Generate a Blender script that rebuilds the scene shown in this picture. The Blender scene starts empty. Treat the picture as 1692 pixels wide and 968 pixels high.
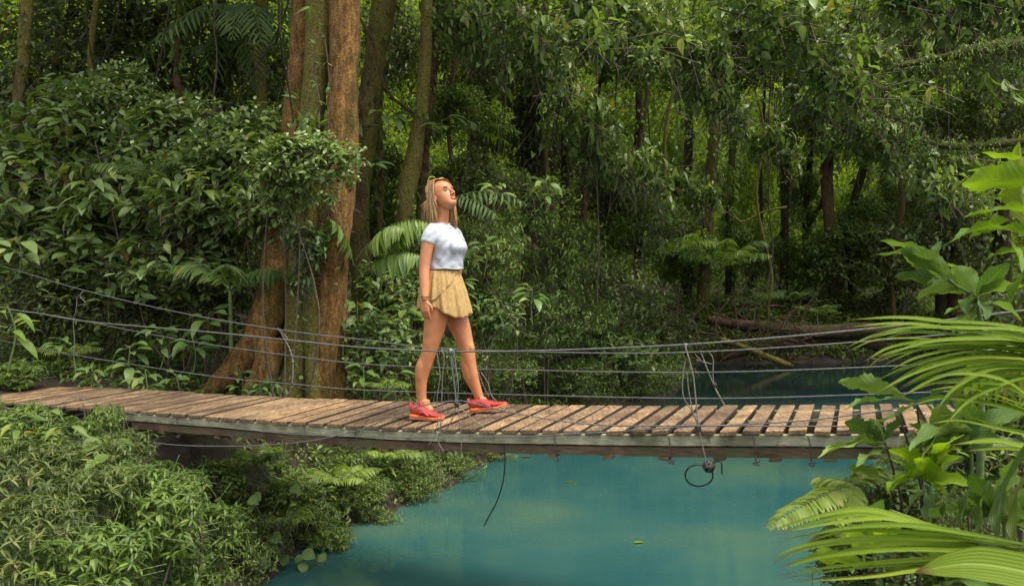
import bpy, bmesh, math, random
import numpy as np
from mathutils import Vector, Matrix, noise as mnoise
R = math.radians
S = bpy.context.scene
COL = S.collection
rng = np.random.default_rng(7)
random.seed(7)

# ------------------------------------------------------------------ camera, light, exposure
F, CZ, PITCH = 1350.0, 0.984, math.atan(29/1350)
cam = bpy.data.cameras.new('camera'); camo = bpy.data.objects.new('camera', cam); COL.objects.link(camo)
cam.sensor_width = 36; cam.lens = 36*F/1692; cam.clip_start = .05; cam.clip_end = 400
camo.location = (0, 0, CZ); camo.rotation_euler = (R(90)-PITCH, 0, 0)
cam.dof.use_dof = True; cam.dof.focus_distance = 6.5; cam.dof.aperture_fstop = 8.0
S.camera = camo
W = bpy.data.worlds.new('World'); S.world = W; W.use_nodes = True
nt = W.node_tree; bg = nt.nodes['Background']
sky = nt.nodes.new('ShaderNodeTexSky'); sky.sky_type = 'NISHITA'; sky.sun_disc = False
SUN_EL, SUN_AZ = 68, 120     # azimuth clockwise from +Y
sky.sun_elevation = R(SUN_EL); sky.sun_rotation = R(SUN_AZ); sky.dust_density = 3.0; sky.air_density = 1.0
hs = nt.nodes.new('ShaderNodeHueSaturation'); hs.inputs['Saturation'].default_value = 0.25
nt.links.new(sky.outputs[0], hs.inputs['Color']); nt.links.new(hs.outputs[0], bg.inputs['Color'])
bg.inputs['Strength'].default_value = 0.15
sl = bpy.data.lights.new('sun', 'SUN'); slo = bpy.data.objects.new('sun', sl); COL.objects.link(slo)
sl.energy = 1.8; sl.angle = R(25); sl.color = (1, .93, .80)
d = Vector((math.sin(R(SUN_AZ))*math.cos(R(SUN_EL)), math.cos(R(SUN_AZ))*math.cos(R(SUN_EL)), math.sin(R(SUN_EL))))
slo.rotation_euler = d.to_track_quat('Z', 'Y').to_euler(); slo.location = (10, -10, 20)
S.view_settings.view_transform = 'Standard'; S.view_settings.look = 'None'
S.view_settings.exposure = 1.06; S.view_settings.gamma = 1
S.render.engine = 'CYCLES'
S.cycles.max_bounces = 8; S.cycles.diffuse_bounces = 4; S.cycles.glossy_bounces = 3
S.cycles.transmission_bounces = 4; S.cycles.transparent_max_bounces = 4
S.cycles.caustics_reflective = False; S.cycles.caustics_refractive = False
S.cycles.use_denoising = True

# ------------------------------------------------------------------ projection helpers
cp, sp = math.cos(PITCH), math.sin(PITCH)
def at(px, py, Y):
    u, v = (px-846)/F, (484-py)/F
    s = Y/(cp+v*sp)
    return Vector((u*s, Y, CZ+s*(v*cp-sp)))
def Xat(px, Y): return (px-846)/F*Y
def cat(x, xs, ys): return float(np.interp(x, xs, ys))

# ------------------------------------------------------------------ tags
def tag(o, label=None, category=None, group=None, kind=None):
    if label: o['label'] = label
    if category: o['category'] = category
    if group: o['group'] = group
    if kind: o['kind'] = kind
    return o
def thing(name, label, category, loc=(0, 0, 0), group=None):
    o = bpy.data.objects.new(name, None); COL.objects.link(o); o.location = loc
    o.empty_display_size = .1
    return tag(o, label, category, group)
def link(name, me, parent=None, world=True):
    o = bpy.data.objects.new(name, me); COL.objects.link(o)
    if parent is not None:
        o.parent = parent
        if world: o.matrix_parent_inverse = Matrix.Translation(parent.location).inverted()
    return o

# ------------------------------------------------------------------ mesh from arrays
def mk(name, V, tris=None, quads=None, mats=(), tmat=None, qmat=None, uv=None, smooth=True):
    V = np.asarray(V, dtype=np.float32).reshape(-1, 3)
    tris = np.zeros((0, 3), int) if tris is None or len(tris) == 0 else np.asarray(tris).reshape(-1, 3)
    quads = np.zeros((0, 4), int) if quads is None or len(quads) == 0 else np.asarray(quads).reshape(-1, 4)
    me = bpy.data.meshes.new(name)
    me.vertices.add(len(V)); me.vertices.foreach_set('co', V.ravel())
    loops = np.concatenate([tris.ravel(), quads.ravel()]).astype(np.int32)
    me.loops.add(len(loops)); me.loops.foreach_set('vertex_index', loops)
    nT, nQ = len(tris), len(quads)
    me.polygons.add(nT+nQ)
    starts = np.concatenate([np.arange(nT)*3, nT*3+np.arange(nQ)*4]).astype(np.int32)
    me.polygons.foreach_set('loop_start', starts)
    try: me.polygons.foreach_set('loop_total', np.concatenate([np.full(nT, 3), np.full(nQ, 4)]).astype(np.int32))
    except Exception: pass
    if tmat is not None or qmat is not None:
        tm = np.zeros(nT, np.int32) if tmat is None else np.asarray(tmat, np.int32)
        qm = np.zeros(nQ, np.int32) if qmat is None else np.asarray(qmat, np.int32)
        me.polygons.foreach_set('material_index', np.concatenate([tm, qm]).astype(np.int32))
    me.polygons.foreach_set('use_smooth', np.full(nT+nQ, smooth))
    if uv is not None:
        ul = me.uv_layers.new(name='UVMap')
        ul.data.foreach_set('uv', np.asarray(uv, np.float32)[loops].ravel())
    for m in mats: me.materials.append(m)
    me.update(calc_edges=True)
    return me

def nrm(a): return a/np.maximum(np.linalg.norm(a, axis=-1, keepdims=True), 1e-9)

# ------------------------------------------------------------------ materials
def newmat(name):
    m = bpy.data.materials.new(name); m.use_nodes = True
    t = m.node_tree; b = t.nodes['Principled BSDF']
    return m, t, b
def N(t, typ, **kw):
    n = t.nodes.new(typ)
    for k, v in kw.items():
        if k in n.inputs: n.inputs[k].default_value = v
        else: setattr(n, k, v)
    return n
def ramp(t, fac, stops):
    r = t.nodes.new('ShaderNodeValToRGB'); e = r.color_ramp.elements
    while len(e) < len(stops): e.new(.5)
    for i, (p, c) in enumerate(stops):
        e[i].position = p; e[i].color = (*c, 1) if len(c) == 3 else c
    t.links.new(fac, r.inputs[0]); return r
def mixc(t, fac, a, b, mode='MIX'):
    m = t.nodes.new('ShaderNodeMix'); m.data_type = 'RGBA'; m.blend_type = mode
    for s, v in ((m.inputs[0], fac), (m.inputs[6], a), (m.inputs[7], b)):
        if hasattr(v, 'links') or isinstance(v, bpy.types.NodeSocket): t.links.new(v, s)
        else: s.default_value = v if not isinstance(v, tuple) or len(v) == 4 else (*v, 1)
    return m.outputs[2]
def math_(t, op, a, b=None, clamp=False):
    m = t.nodes.new('ShaderNodeMath'); m.operation = op; m.use_clamp = clamp
    for s, v in ((m.inputs[0], a), (m.inputs[1], b)):
        if v is None: continue
        if isinstance(v, bpy.types.NodeSocket): t.links.new(v, s)
        else: s.default_value = v
    return m.outputs[0]
def bump(t, b, h, strength=.3, dist=.01):
    n = N(t, 'ShaderNodeBump', Strength=strength, Distance=dist); t.links.new(h, n.inputs['Height'])
    t.links.new(n.outputs[0], b.inputs['Normal']); return n

def leafmat(name, dark, mid, light, trans=.35, rough=.42, veins=False, spec=.4, patch=1.1, con=1.0, stripes=0):
    m, t, b = newmat(name)
    g = N(t, 'ShaderNodeNewGeometry'); oi = N(t, 'ShaderNodeObjectInfo')
    tc = N(t, 'ShaderNodeTexCoord')
    r = ramp(t, g.outputs['Random Per Island'], [(0, dark), (.45, mid), (.955, light), (.975, (light[0]*1.4, light[1]*1.1, light[2]*.9)), (1, (.16, .10, .035))])
    ns = N(t, 'ShaderNodeTexNoise', Scale=patch, Detail=2.0); t.links.new(tc.outputs['Object'], ns.inputs['Vector'])
    lo = ramp(t, ns.outputs[0], [(.34, (1-.42*con, 1-.34*con, 1-.36*con)), (.66, (1+.34*con, 1+.28*con, 1+.12*con))])
    c = mixc(t, 1.0, r.outputs[0], lo.outputs[0], 'MULTIPLY')
    if veins:
        uv = N(t, 'ShaderNodeUVMap'); sx = N(t, 'ShaderNodeSeparateXYZ'); t.links.new(uv.outputs[0], sx.inputs[0])
        ax = math_(t, 'ABSOLUTE', sx.outputs[0])
        rib = math_(t, 'LESS_THAN', ax, .035)
        ph = math_(t, 'SUBTRACT', math_(t, 'MULTIPLY', sx.outputs[1], veins), math_(t, 'MULTIPLY', ax, 2.2))
        w = math_(t, 'ABSOLUTE', math_(t, 'SUBTRACT', math_(t, 'FRACT', ph), .5))
        vein = math_(t, 'LESS_THAN', w, .07)
        c = mixc(t, math_(t, 'MULTIPLY', vein, .25), c, (mid[0]*2.2, mid[1]*2.0, mid[2]*2.5, 1))
        c = mixc(t, math_(t, 'MULTIPLY', rib, .6), c, (.22, .30, .08, 1))
        n2 = N(t, 'ShaderNodeTexNoise', Scale=34.0, Detail=3.0); t.links.new(tc.outputs['Object'], n2.inputs['Vector'])
        sp_ = ramp(t, n2.outputs[0], [(.0, (0, 0, 0)), (.66, (0, 0, 0)), (.72, (1, 1, 1))])
        c = mixc(t, math_(t, 'MULTIPLY', sp_.outputs[0], .35), c, (.16, .13, .04, 1))
        bump(t, b, w, .35, .004)
    if stripes:
        uv = N(t, 'ShaderNodeUVMap'); sx = N(t, 'ShaderNodeSeparateXYZ'); t.links.new(uv.outputs[0], sx.inputs[0])
        ax = math_(t, 'ABSOLUTE', sx.outputs[0]); w = math_(t, 'ABSOLUTE', math_(t, 'SUBTRACT', math_(t, 'FRACT', math_(t, 'MULTIPLY', ax, stripes)), .5))
        c = mixc(t, math_(t, 'MULTIPLY', w, .7), c, (dark[0]*.7, dark[1]*.75, dark[2], 1))
        c = mixc(t, math_(t, 'LESS_THAN', ax, .08), c, (light[0]*1.1, light[1]*1.15, light[2]*2, 1))
        n7 = N(t, 'ShaderNodeTexNoise', Scale=9.0, Detail=4.0); t.links.new(tc.outputs['Object'], n7.inputs['Vector'])
        tip = math_(t, 'MULTIPLY', math_(t, 'SUBTRACT', math_(t, 'ADD', sx.outputs[1], math_(t, 'MULTIPLY', n7.outputs[0], .25)), 1.02), 12.0, True)
        c = mixc(t, tip, c, (.17, .10, .04, 1))
        sp7 = ramp(t, n7.outputs[0], [(.64, (0, 0, 0)), (.70, (1, 1, 1))]); c = mixc(t, math_(t, 'MULTIPLY', sp7.outputs[0], .35), c, (.25, .2, .06, 1))
        bump(t, b, w, .5, .003)
    t.links.new(c, b.inputs['Base Color'])
    b.inputs['Roughness'].default_value = rough
    b.inputs['Specular IOR Level'].default_value = spec
    tr = N(t, 'ShaderNodeBsdfTranslucent')
    tcx = mixc(t, 1.0, c, (1.35, 1.45, .45, 1), 'MULTIPLY'); t.links.new(tcx, tr.inputs['Color'])
    mx = N(t, 'ShaderNodeMixShader'); mx.inputs[0].default_value = trans
    t.links.new(b.outputs[0], mx.inputs[1]); t.links.new(tr.outputs[0], mx.inputs[2])
    t.links.new(mx.outputs[0], t.nodes['Material Output'].inputs['Surface'])
    return m

def barkmat(name, c1, c2, moss=(.07, .085, .012), mossamt=.45, scale=1.0):
    m, t, b = newmat(name)
    tc = N(t, 'ShaderNodeTexCoord')
    mp = N(t, 'ShaderNodeMapping'); mp.inputs['Scale'].default_value = (1, 1, .28); t.links.new(tc.outputs['Object'], mp.inputs[0])
    n1 = N(t, 'ShaderNodeTexNoise', Scale=22.0*scale, Detail=6.0, Roughness=.7); t.links.new(mp.outputs[0], n1.inputs['Vector'])
    n2 = N(t, 'ShaderNodeTexNoise', Scale=3.2*scale, Detail=5.0, Roughness=.65); t.links.new(mp.outputs[0], n2.inputs['Vector'])
    n3 = N(t, 'ShaderNodeTexNoise', Scale=90.0*scale, Detail=3.0); t.links.new(tc.outputs['Object'], n3.inputs['Vector'])
    base = ramp(t, n1.outputs[0], [(.3, tuple(x*.35 for x in c1)), (.5, c1), (.72, c2)])
    mf = ramp(t, n2.outputs[0], [(max(0, .60-mossamt*.3), (0, 0, 0)), (.74-mossamt*.3, (1, 1, 1))])
    mg = ramp(t, n3.outputs[0], [(.3, tuple(x*.45 for x in moss)), (.7, tuple(x*1.5 for x in moss))])
    n9 = N(t, 'ShaderNodeTexNoise', Scale=1.5, Detail=6.0, Roughness=.75); t.links.new(tc.outputs['Object'], n9.inputs['Vector'])
    pt = ramp(t, n9.outputs[0], [(.36, (.55, .5, .48)), (.5, (1, 1, 1)), (.66, (1.3, 1.18, 1.05))]); base = type('o', (), {'outputs': [mixc(t, 1.0, base.outputs[0], pt.outputs[0], 'MULTIPLY')]})()
    c = mixc(t, math_(t, 'MULTIPLY', mf.outputs[0], .85), base.outputs[0], mg.outputs[0])
    n4 = N(t, 'ShaderNodeTexNoise', Scale=9.0, Detail=3.0); t.links.new(tc.outputs['Object'], n4.inputs['Vector'])
    li = ramp(t, n4.outputs[0], [(.68, (0, 0, 0)), (.74, (1, 1, 1))])
    c = mixc(t, math_(t, 'MULTIPLY', li.outputs[0], .35), c, (.26, .25, .18, 1))
    n6 = N(t, 'ShaderNodeTexVoronoi', Scale=42.0*scale); t.links.new(tc.outputs['Object'], n6.inputs['Vector'])
    gr = ramp(t, n6.outputs['Distance'], [(.1, (1.35, 1.3, 1.2)), (.45, (.8, .8, .8)), (.8, (.45, .45, .45))])
    c = mixc(t, .8, c, mixc(t, 1.0, c, gr.outputs[0], 'MULTIPLY'))
    t.links.new(c, b.inputs['Base Color']); b.inputs['Roughness'].default_value = .9
    b.inputs['Specular IOR Level'].default_value = .2
    h = math_(t, 'ADD', n1.outputs[0], math_(t, 'MULTIPLY', n3.outputs[0], .4)); bump(t, b, h, .9, .03)
    return m

def woodmat(name, stops, rough=.75, grain=(1, 1, 1), rnd=.5, greenish=0.0):
    m, t, b = newmat(name)
    tc = N(t, 'ShaderNodeTexCoord'); oi = N(t, 'ShaderNodeObjectInfo')
    mp = N(t, 'ShaderNodeMapping'); mp.inputs['Scale'].default_value = grain; mp.inputs['Rotation'].default_value = (0, 0, R(23) if grain[1] < grain[0] else 0)
    t.links.new(tc.outputs['Object'], mp.inputs[0])
    off = N(t, 'ShaderNodeVectorMath', operation='ADD'); t.links.new(mp.outputs[0], off.inputs[0])
    cb = N(t, 'ShaderNodeCombineXYZ'); t.links.new(math_(t, 'MULTIPLY', oi.outputs['Random'], 31.7), cb.inputs[2]); t.links.new(cb.outputs[0], off.inputs[1])
    n1 = N(t, 'ShaderNodeTexNoise', Scale=6.0, Detail=6.0, Roughness=.65); t.links.new(off.outputs[0], n1.inputs['Vector'])
    n2 = N(t, 'ShaderNodeTexNoise', Scale=5.5, Detail=4.0); t.links.new(tc.outputs['Object'], n2.inputs['Vector'])
    r = ramp(t, n1.outputs[0], stops)
    d1 = ramp(t, n2.outputs[0], [(.35, (.55, .52, .5)), (.62, (1.12, 1.1, 1.08))])
    c = mixc(t, 1.0, r.outputs[0], d1.outputs[0], 'MULTIPLY')
    rr = ramp(t, oi.outputs['Random'], [(0, (1-rnd*.55, 1-rnd*.6, 1-rnd*.6)), (.5, (1, 1, 1)), (1, (1+rnd*.35, 1+rnd*.22, 1+rnd*.12))])
    c = mixc(t, 1.0, c, rr.outputs[0], 'MULTIPLY')
    n3 = N(t, 'ShaderNodeTexNoise', Scale=14.0, Detail=4.0); t.links.new(tc.outputs['Object'], n3.inputs['Vector'])
    st = ramp(t, n3.outputs[0], [(.60, (0, 0, 0)), (.68, (1, 1, 1))])
    c = mixc(t, math_(t, 'MULTIPLY', st.outputs[0], .55), c, (.07, .045, .025, 1))
    if greenish:
        n5 = N(t, 'ShaderNodeTexNoise', Scale=3.0, Detail=4.0); t.links.new(tc.outputs['Object'], n5.inputs['Vector'])
        s5 = ramp(t, n5.outputs[0], [(.5, (0, 0, 0)), (.62, (1, 1, 1))])
        c = mixc(t, math_(t, 'MULTIPLY', s5.outputs[0], greenish), c, (.12, .13, .05, 1))
    t.links.new(c, b.inputs['Base Color']); b.inputs['Roughness'].default_value = rough
    bump(t, b, n1.outputs[0], .5, .006)
    return m

def plain(name, col, rough=.6, var=.15, scale=20, bmp=0, metal=0, sss=0, bdist=.005):
    m, t, b = newmat(name); tc = N(t, 'ShaderNodeTexCoord')
    n = N(t, 'ShaderNodeTexNoise', Scale=float(scale), Detail=4.0); t.links.new(tc.outputs['Object'], n.inputs['Vector'])
    r = ramp(t, n.outputs[0], [(.3, tuple(x*(1-var) for x in col)), (.7, tuple(min(1, x*(1+var)) for x in col))])
    t.links.new(r.outputs[0], b.inputs['Base Color']); b.inputs['Roughness'].default_value = rough; b.inputs['Metallic'].default_value = metal
    if sss:
        b.inputs['Subsurface Weight'].default_value = sss; b.inputs['Subsurface Radius'].default_value = (.02, .008, .004); b.inputs['Subsurface Scale'].default_value = .5
    if bmp: bump(t, b, n.outputs[0], bmp, bdist)
    return m

M = {}
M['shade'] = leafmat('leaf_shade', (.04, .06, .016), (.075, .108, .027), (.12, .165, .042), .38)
M['broad'] = leafmat('leaf_broad', (.10, .15, .042), (.175, .255, .078), (.25, .34, .125), .32, .42, spec=.5)
M['broadv'] = leafmat('leaf_broad_veined', (.065, .125, .034), (.12, .195, .05), (.175, .265, .075), .3, .38, veins=9)
M['small'] = leafmat('leaf_small', (.08, .135, .028), (.14, .215, .045), (.21, .295, .075), .36, .45)
M['herb'] = leafmat('leaf_herb', (.05, .10, .02), (.115, .18, .032), (.19, .265, .052), .34, .5)
M['herbdull'] = leafmat('leaf_herb_dull', (.06, .09, .024), (.115, .15, .038), (.17, .205, .055), .32, .5)
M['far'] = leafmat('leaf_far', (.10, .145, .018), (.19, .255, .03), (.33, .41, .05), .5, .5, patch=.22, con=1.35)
M['glow'] = leafmat('leaf_glow', (.18, .28, .035), (.29, .40, .05), (.42, .52, .09), .55, .5)  # lighter leaf: sunlight of the forest gaps put into the colour
M['mid'] = leafmat('leaf_mid', (.06, .105, .018), (.125, .195, .032), (.20, .285, .05), .42, .45)
M['palm'] = leafmat('leaf_palm', (.12, .20, .016), (.19, .285, .022), (.28, .365, .038), .45, .58, stripes=5, spec=.2)
M['palmdark'] = leafmat('leaf_palm_dark', (.05, .09, .024), (.08, .13, .032), (.12, .18, .05), .32, .45, stripes=4, spec=.3)
M['fresh'] = leafmat('leaf_fresh', (.12, .21, .016), (.17, .27, .022), (.23, .33, .03), .42, .4, veins=10)
M['fern'] = leafmat('leaf_fern', (.12, .18, .026), (.17, .235, .038), (.22, .29, .05), .36, .45)
M['litter'] = leafmat('leaf_litter', (.05, .03, .015), (.10, .06, .03), (.18, .12, .05), .1, .7)
M['flower'] = plain('flower_buds', (.42, .50, .20), .6)
M['twig'] = plain('twig_bark', (.09, .065, .04), .85, .4, 30)
M['stemgreen'] = plain('green_stem', (.10, .15, .04), .6, .3, 30)
M['barkred'] = barkmat('bark_red', (.26, .142, .046), (.43, .265, .095), (.10, .085, .02), .30)
M['barkmoss'] = barkmat('bark_moss', (.12, .085, .04), (.26, .19, .09), (.20, .18, .04), .85)
M['barkdark'] = barkmat('bark_dark', (.05, .036, .024), (.10, .07, .045), (.045, .06, .012), .45)
M['barkbrown'] = barkmat('bark_brown', (.12, .07, .036), (.24, .145, .075), (.08, .085, .018), .5)
M['boughmoss'] = barkmat('bough_moss', (.05, .04, .02), (.10, .08, .04), (.075, .085, .014), 1.1, 2.0)
M['deadwood'] = barkmat('dead_wood', (.09, .055, .035), (.18, .12, .08), (.06, .07, .015), .4)

# ------------------------------------------------------------------ ground and river
RIV = np.array([(-1.15, 1.3), (-1.5, 3.5), (-1.85, 6.0), (-1.5, 7.3), (-.78, 8.75), (-.36, 9.8), (.5, 12), (2.2, 14.3), (3.2, 15.6), (3.7, 18.2), (4.7, 21.2), (9.3, 21.6), (16, 24), (24, 24), (24, 18), (13, 15.5), (7.5, 11), (5.2, 9.3), (3.6, 7.4), (2.4, 5.6), (1.25, 4.3), (.95, 3.0), (.6, 1.3)])
def rdist(x, y):
    x = np.asarray(x, float); y = np.asarray(y, float)
    best = np.full(x.shape, 1e9); inside = np.zeros(x.shape, bool)
    n = len(RIV)
    for i in range(n):
        a, b = RIV[i], RIV[(i+1) % n]; ex, ey = b-a
        t = np.clip(((x-a[0])*ex+(y-a[1])*ey)/(ex*ex+ey*ey), 0, 1)
        best = np.minimum(best, np.hypot(x-a[0]-t*ex, y-a[1]-t*ey))
        c = ((a[1] > y) != (b[1] > y)) & (x < ex*(y-a[1])/(ey+1e-12)+a[0])
        inside ^= c
    return np.where(inside, -best, best)
WZ = -1.32
def fnoise(x, y):
    return (np.sin(x*1.7+1.3*np.sin(y*1.1))*np.cos(y*1.9+x*.6)*.6+np.sin(x*4.3+y*2.2)*np.cos(y*5.1-x*1.7)*.25+np.sin(x*9.7-y*3.1+1)*np.cos(y*11.3+x*4)*.15)
def gz(x, y):
    x = np.asarray(x, float); y = np.asarray(y, float)
    dd = rdist(x, y)+.18*fnoise(x*1.3, y*1.3)
    s = np.clip(dd/1.5, 0, 1); s = s*s*(3-2*s)
    land = WZ-.02+.12*np.clip(dd/.15, 0, 1)+s*.80+np.clip((dd-1.5)/14, 0, 1)*.55+np.clip((y-24)/40, 0, 2)*2.2+np.clip((y-44)/22, 0, 1)**1.3*30+.06*fnoise(x, y)
    left = np.clip((-x-2.6)/2.5, 0, 1)*np.clip((y-4)/2, 0, 1); land = land+left*.22*np.clip(dd/1.5, 0, 1)
    wat = WZ-.05+np.maximum(-.9, dd*.8)
    return np.where(dd > 0, land, wat)
def G(px, Y, dz=0):
    x = Xat(px, Y); return Vector((x, Y, float(gz(x, Y))+dz))
def grid_axis():
    a = np.concatenate([np.linspace(-60, -14, 24)[:-1], np.linspace(-14, 16, 190)[:-1], np.linspace(16, 60, 23)])
    b = np.concatenate([np.linspace(-30, -1, 16)[:-1], np.linspace(-1, 30, 200)[:-1], np.linspace(30, 110, 30)])
    return a, b
ax_, by_ = grid_axis(); XX, YY = np.meshgrid(ax_, by_); ZZ = gz(XX, YY)
nx = len(ax_); ny = len(by_)
idx = np.arange(nx*ny).reshape(ny, nx)
q = np.stack([idx[:-1, :-1], idx[:-1, 1:], idx[1:, 1:], idx[1:, :-1]], -1).reshape(-1, 4)
gm, t, b = newmat('forest_soil'); tc = N(t, 'ShaderNodeTexCoord')
n1 = N(t, 'ShaderNodeTexNoise', Scale=1.6, Detail=7.0, Roughness=.7); t.links.new(tc.outputs['Object'], n1.inputs['Vector'])
n2 = N(t, 'ShaderNodeTexNoise', Scale=26.0, Detail=5.0, Roughness=.7); t.links.new(tc.outputs['Object'], n2.inputs['Vector'])
r1 = ramp(t, n1.outputs[0], [(.35, (.018, .013, .008)), (.5, (.04, .028, .016)), (.62, (.03, .038, .012)), (.75, (.055, .042, .025))])
r2 = ramp(t, n2.outputs[0], [(.3, (.5, .5, .5)), (.7, (1.4, 1.35, 1.3))])
t.links.new(mixc(t, 1.0, r1.outputs[0], r2.outputs[0], 'MULTIPLY'), b.inputs['Base Color']); b.inputs['Roughness'].default_value = .95
bump(t, b, n2.outputs[0], .8, .05)
ground = link('ground', mk('ground', np.stack([XX, YY, ZZ], -1).reshape(-1, 3), quads=q, mats=[gm])); tag(ground, kind='structure')

wm, t, b = newmat('river_water'); tc = N(t, 'ShaderNodeTexCoord')
mp = N(t, 'ShaderNodeMapping'); mp.inputs['Scale'].default_value = (.8, 1.2, 1); t.links.new(tc.outputs['Object'], mp.inputs[0])
n1 = N(t, 'ShaderNodeTexNoise', Scale=5.0, Detail=3.0, Roughness=.5, Distortion=.6); t.links.new(mp.outputs[0], n1.inputs['Vector'])
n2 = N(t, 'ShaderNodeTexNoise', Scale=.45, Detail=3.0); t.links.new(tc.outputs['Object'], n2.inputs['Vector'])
n3 = N(t, 'ShaderNodeTexNoise', Scale=19.0, Detail=2.0); t.links.new(mp.outputs[0], n3.inputs['Vector'])
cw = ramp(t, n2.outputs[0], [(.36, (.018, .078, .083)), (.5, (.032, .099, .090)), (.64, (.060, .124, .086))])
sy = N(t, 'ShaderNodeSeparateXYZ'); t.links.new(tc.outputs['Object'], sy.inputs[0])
far_shade = math_(t, 'MULTIPLY', math_(t, 'SUBTRACT', math_(t, 'ADD', sy.outputs[1], math_(t, 'MULTIPLY', n2.outputs[0], 3.0)), 14.6), .30, True)   # far water darkened: forest shade and dark reflections painted into the colour
t.links.new(mixc(t, far_shade, cw.outputs[0], (.006, .020, .022, 1)), b.inputs['Base Color']); b.inputs['Roughness'].default_value = .06; b.inputs['IOR'].default_value = 1.42
hh = math_(t, 'ADD', n1.outputs[0], math_(t, 'MULTIPLY', n3.outputs[0], .18)); bump(t, b, hh, .055, .04)
xs = np.linspace(-6, 30, 60); ys = np.linspace(.5, 27, 50); A, B = np.meshgrid(xs, ys); idx = np.arange(A.size).reshape(A.shape)
q = np.stack([idx[:-1, :-1], idx[:-1, 1:], idx[1:, 1:], idx[1:, :-1]], -1).reshape(-1, 4)
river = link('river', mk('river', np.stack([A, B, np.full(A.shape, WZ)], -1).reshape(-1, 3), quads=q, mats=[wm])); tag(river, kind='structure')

# ------------------------------------------------------------------ foliage engine
def leaf_template(kind):
    if kind == 'lo': bs, ws = [0, .45, 1], [0, .5, 0]
    elif kind == 'mid': bs, ws = [0, .3, .68, 1], [0, .48, .38, 0]
    else: bs, ws = [0, .1, .28, .5, .72, .88, 1], [0, .27, .45, .5, .37, .19, 0]
    n = len(bs); V = []; UV = []
    for b_ in bs: V.append((0, b_, 0)); UV.append((0, b_))
    L = {}; Rr = {}
    for i in range(1, n-1):
        L[i] = len(V); V.append((-ws[i], bs[i], 0)); UV.append((-1, bs[i]))
        Rr[i] = len(V); V.append((ws[i], bs[i], 0)); UV.append((1, bs[i]))
    T = []; Q = []
    if kind == 'lo':
        T = [(0, Rr[1], 1), (1, Rr[1], 2), (0, 1, L[1]), (1, 2, L[1])]
    else:
        T += [(0, Rr[1], 1), (0, 1, L[1]), (n-2, Rr[n-2], n-1), (n-2, n-1, L[n-2])]
        for i in range(1, n-2):
            Q += [(i, Rr[i], Rr[i+1], i+1), (i, i+1, L[i+1], L[i])]
    return np.array(V, float), np.array(UV, float), np.array(T), np.array(Q).reshape(-1, 4)
TPL = {k: leaf_template(k) for k in ('lo', 'mid', 'hi')}

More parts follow.
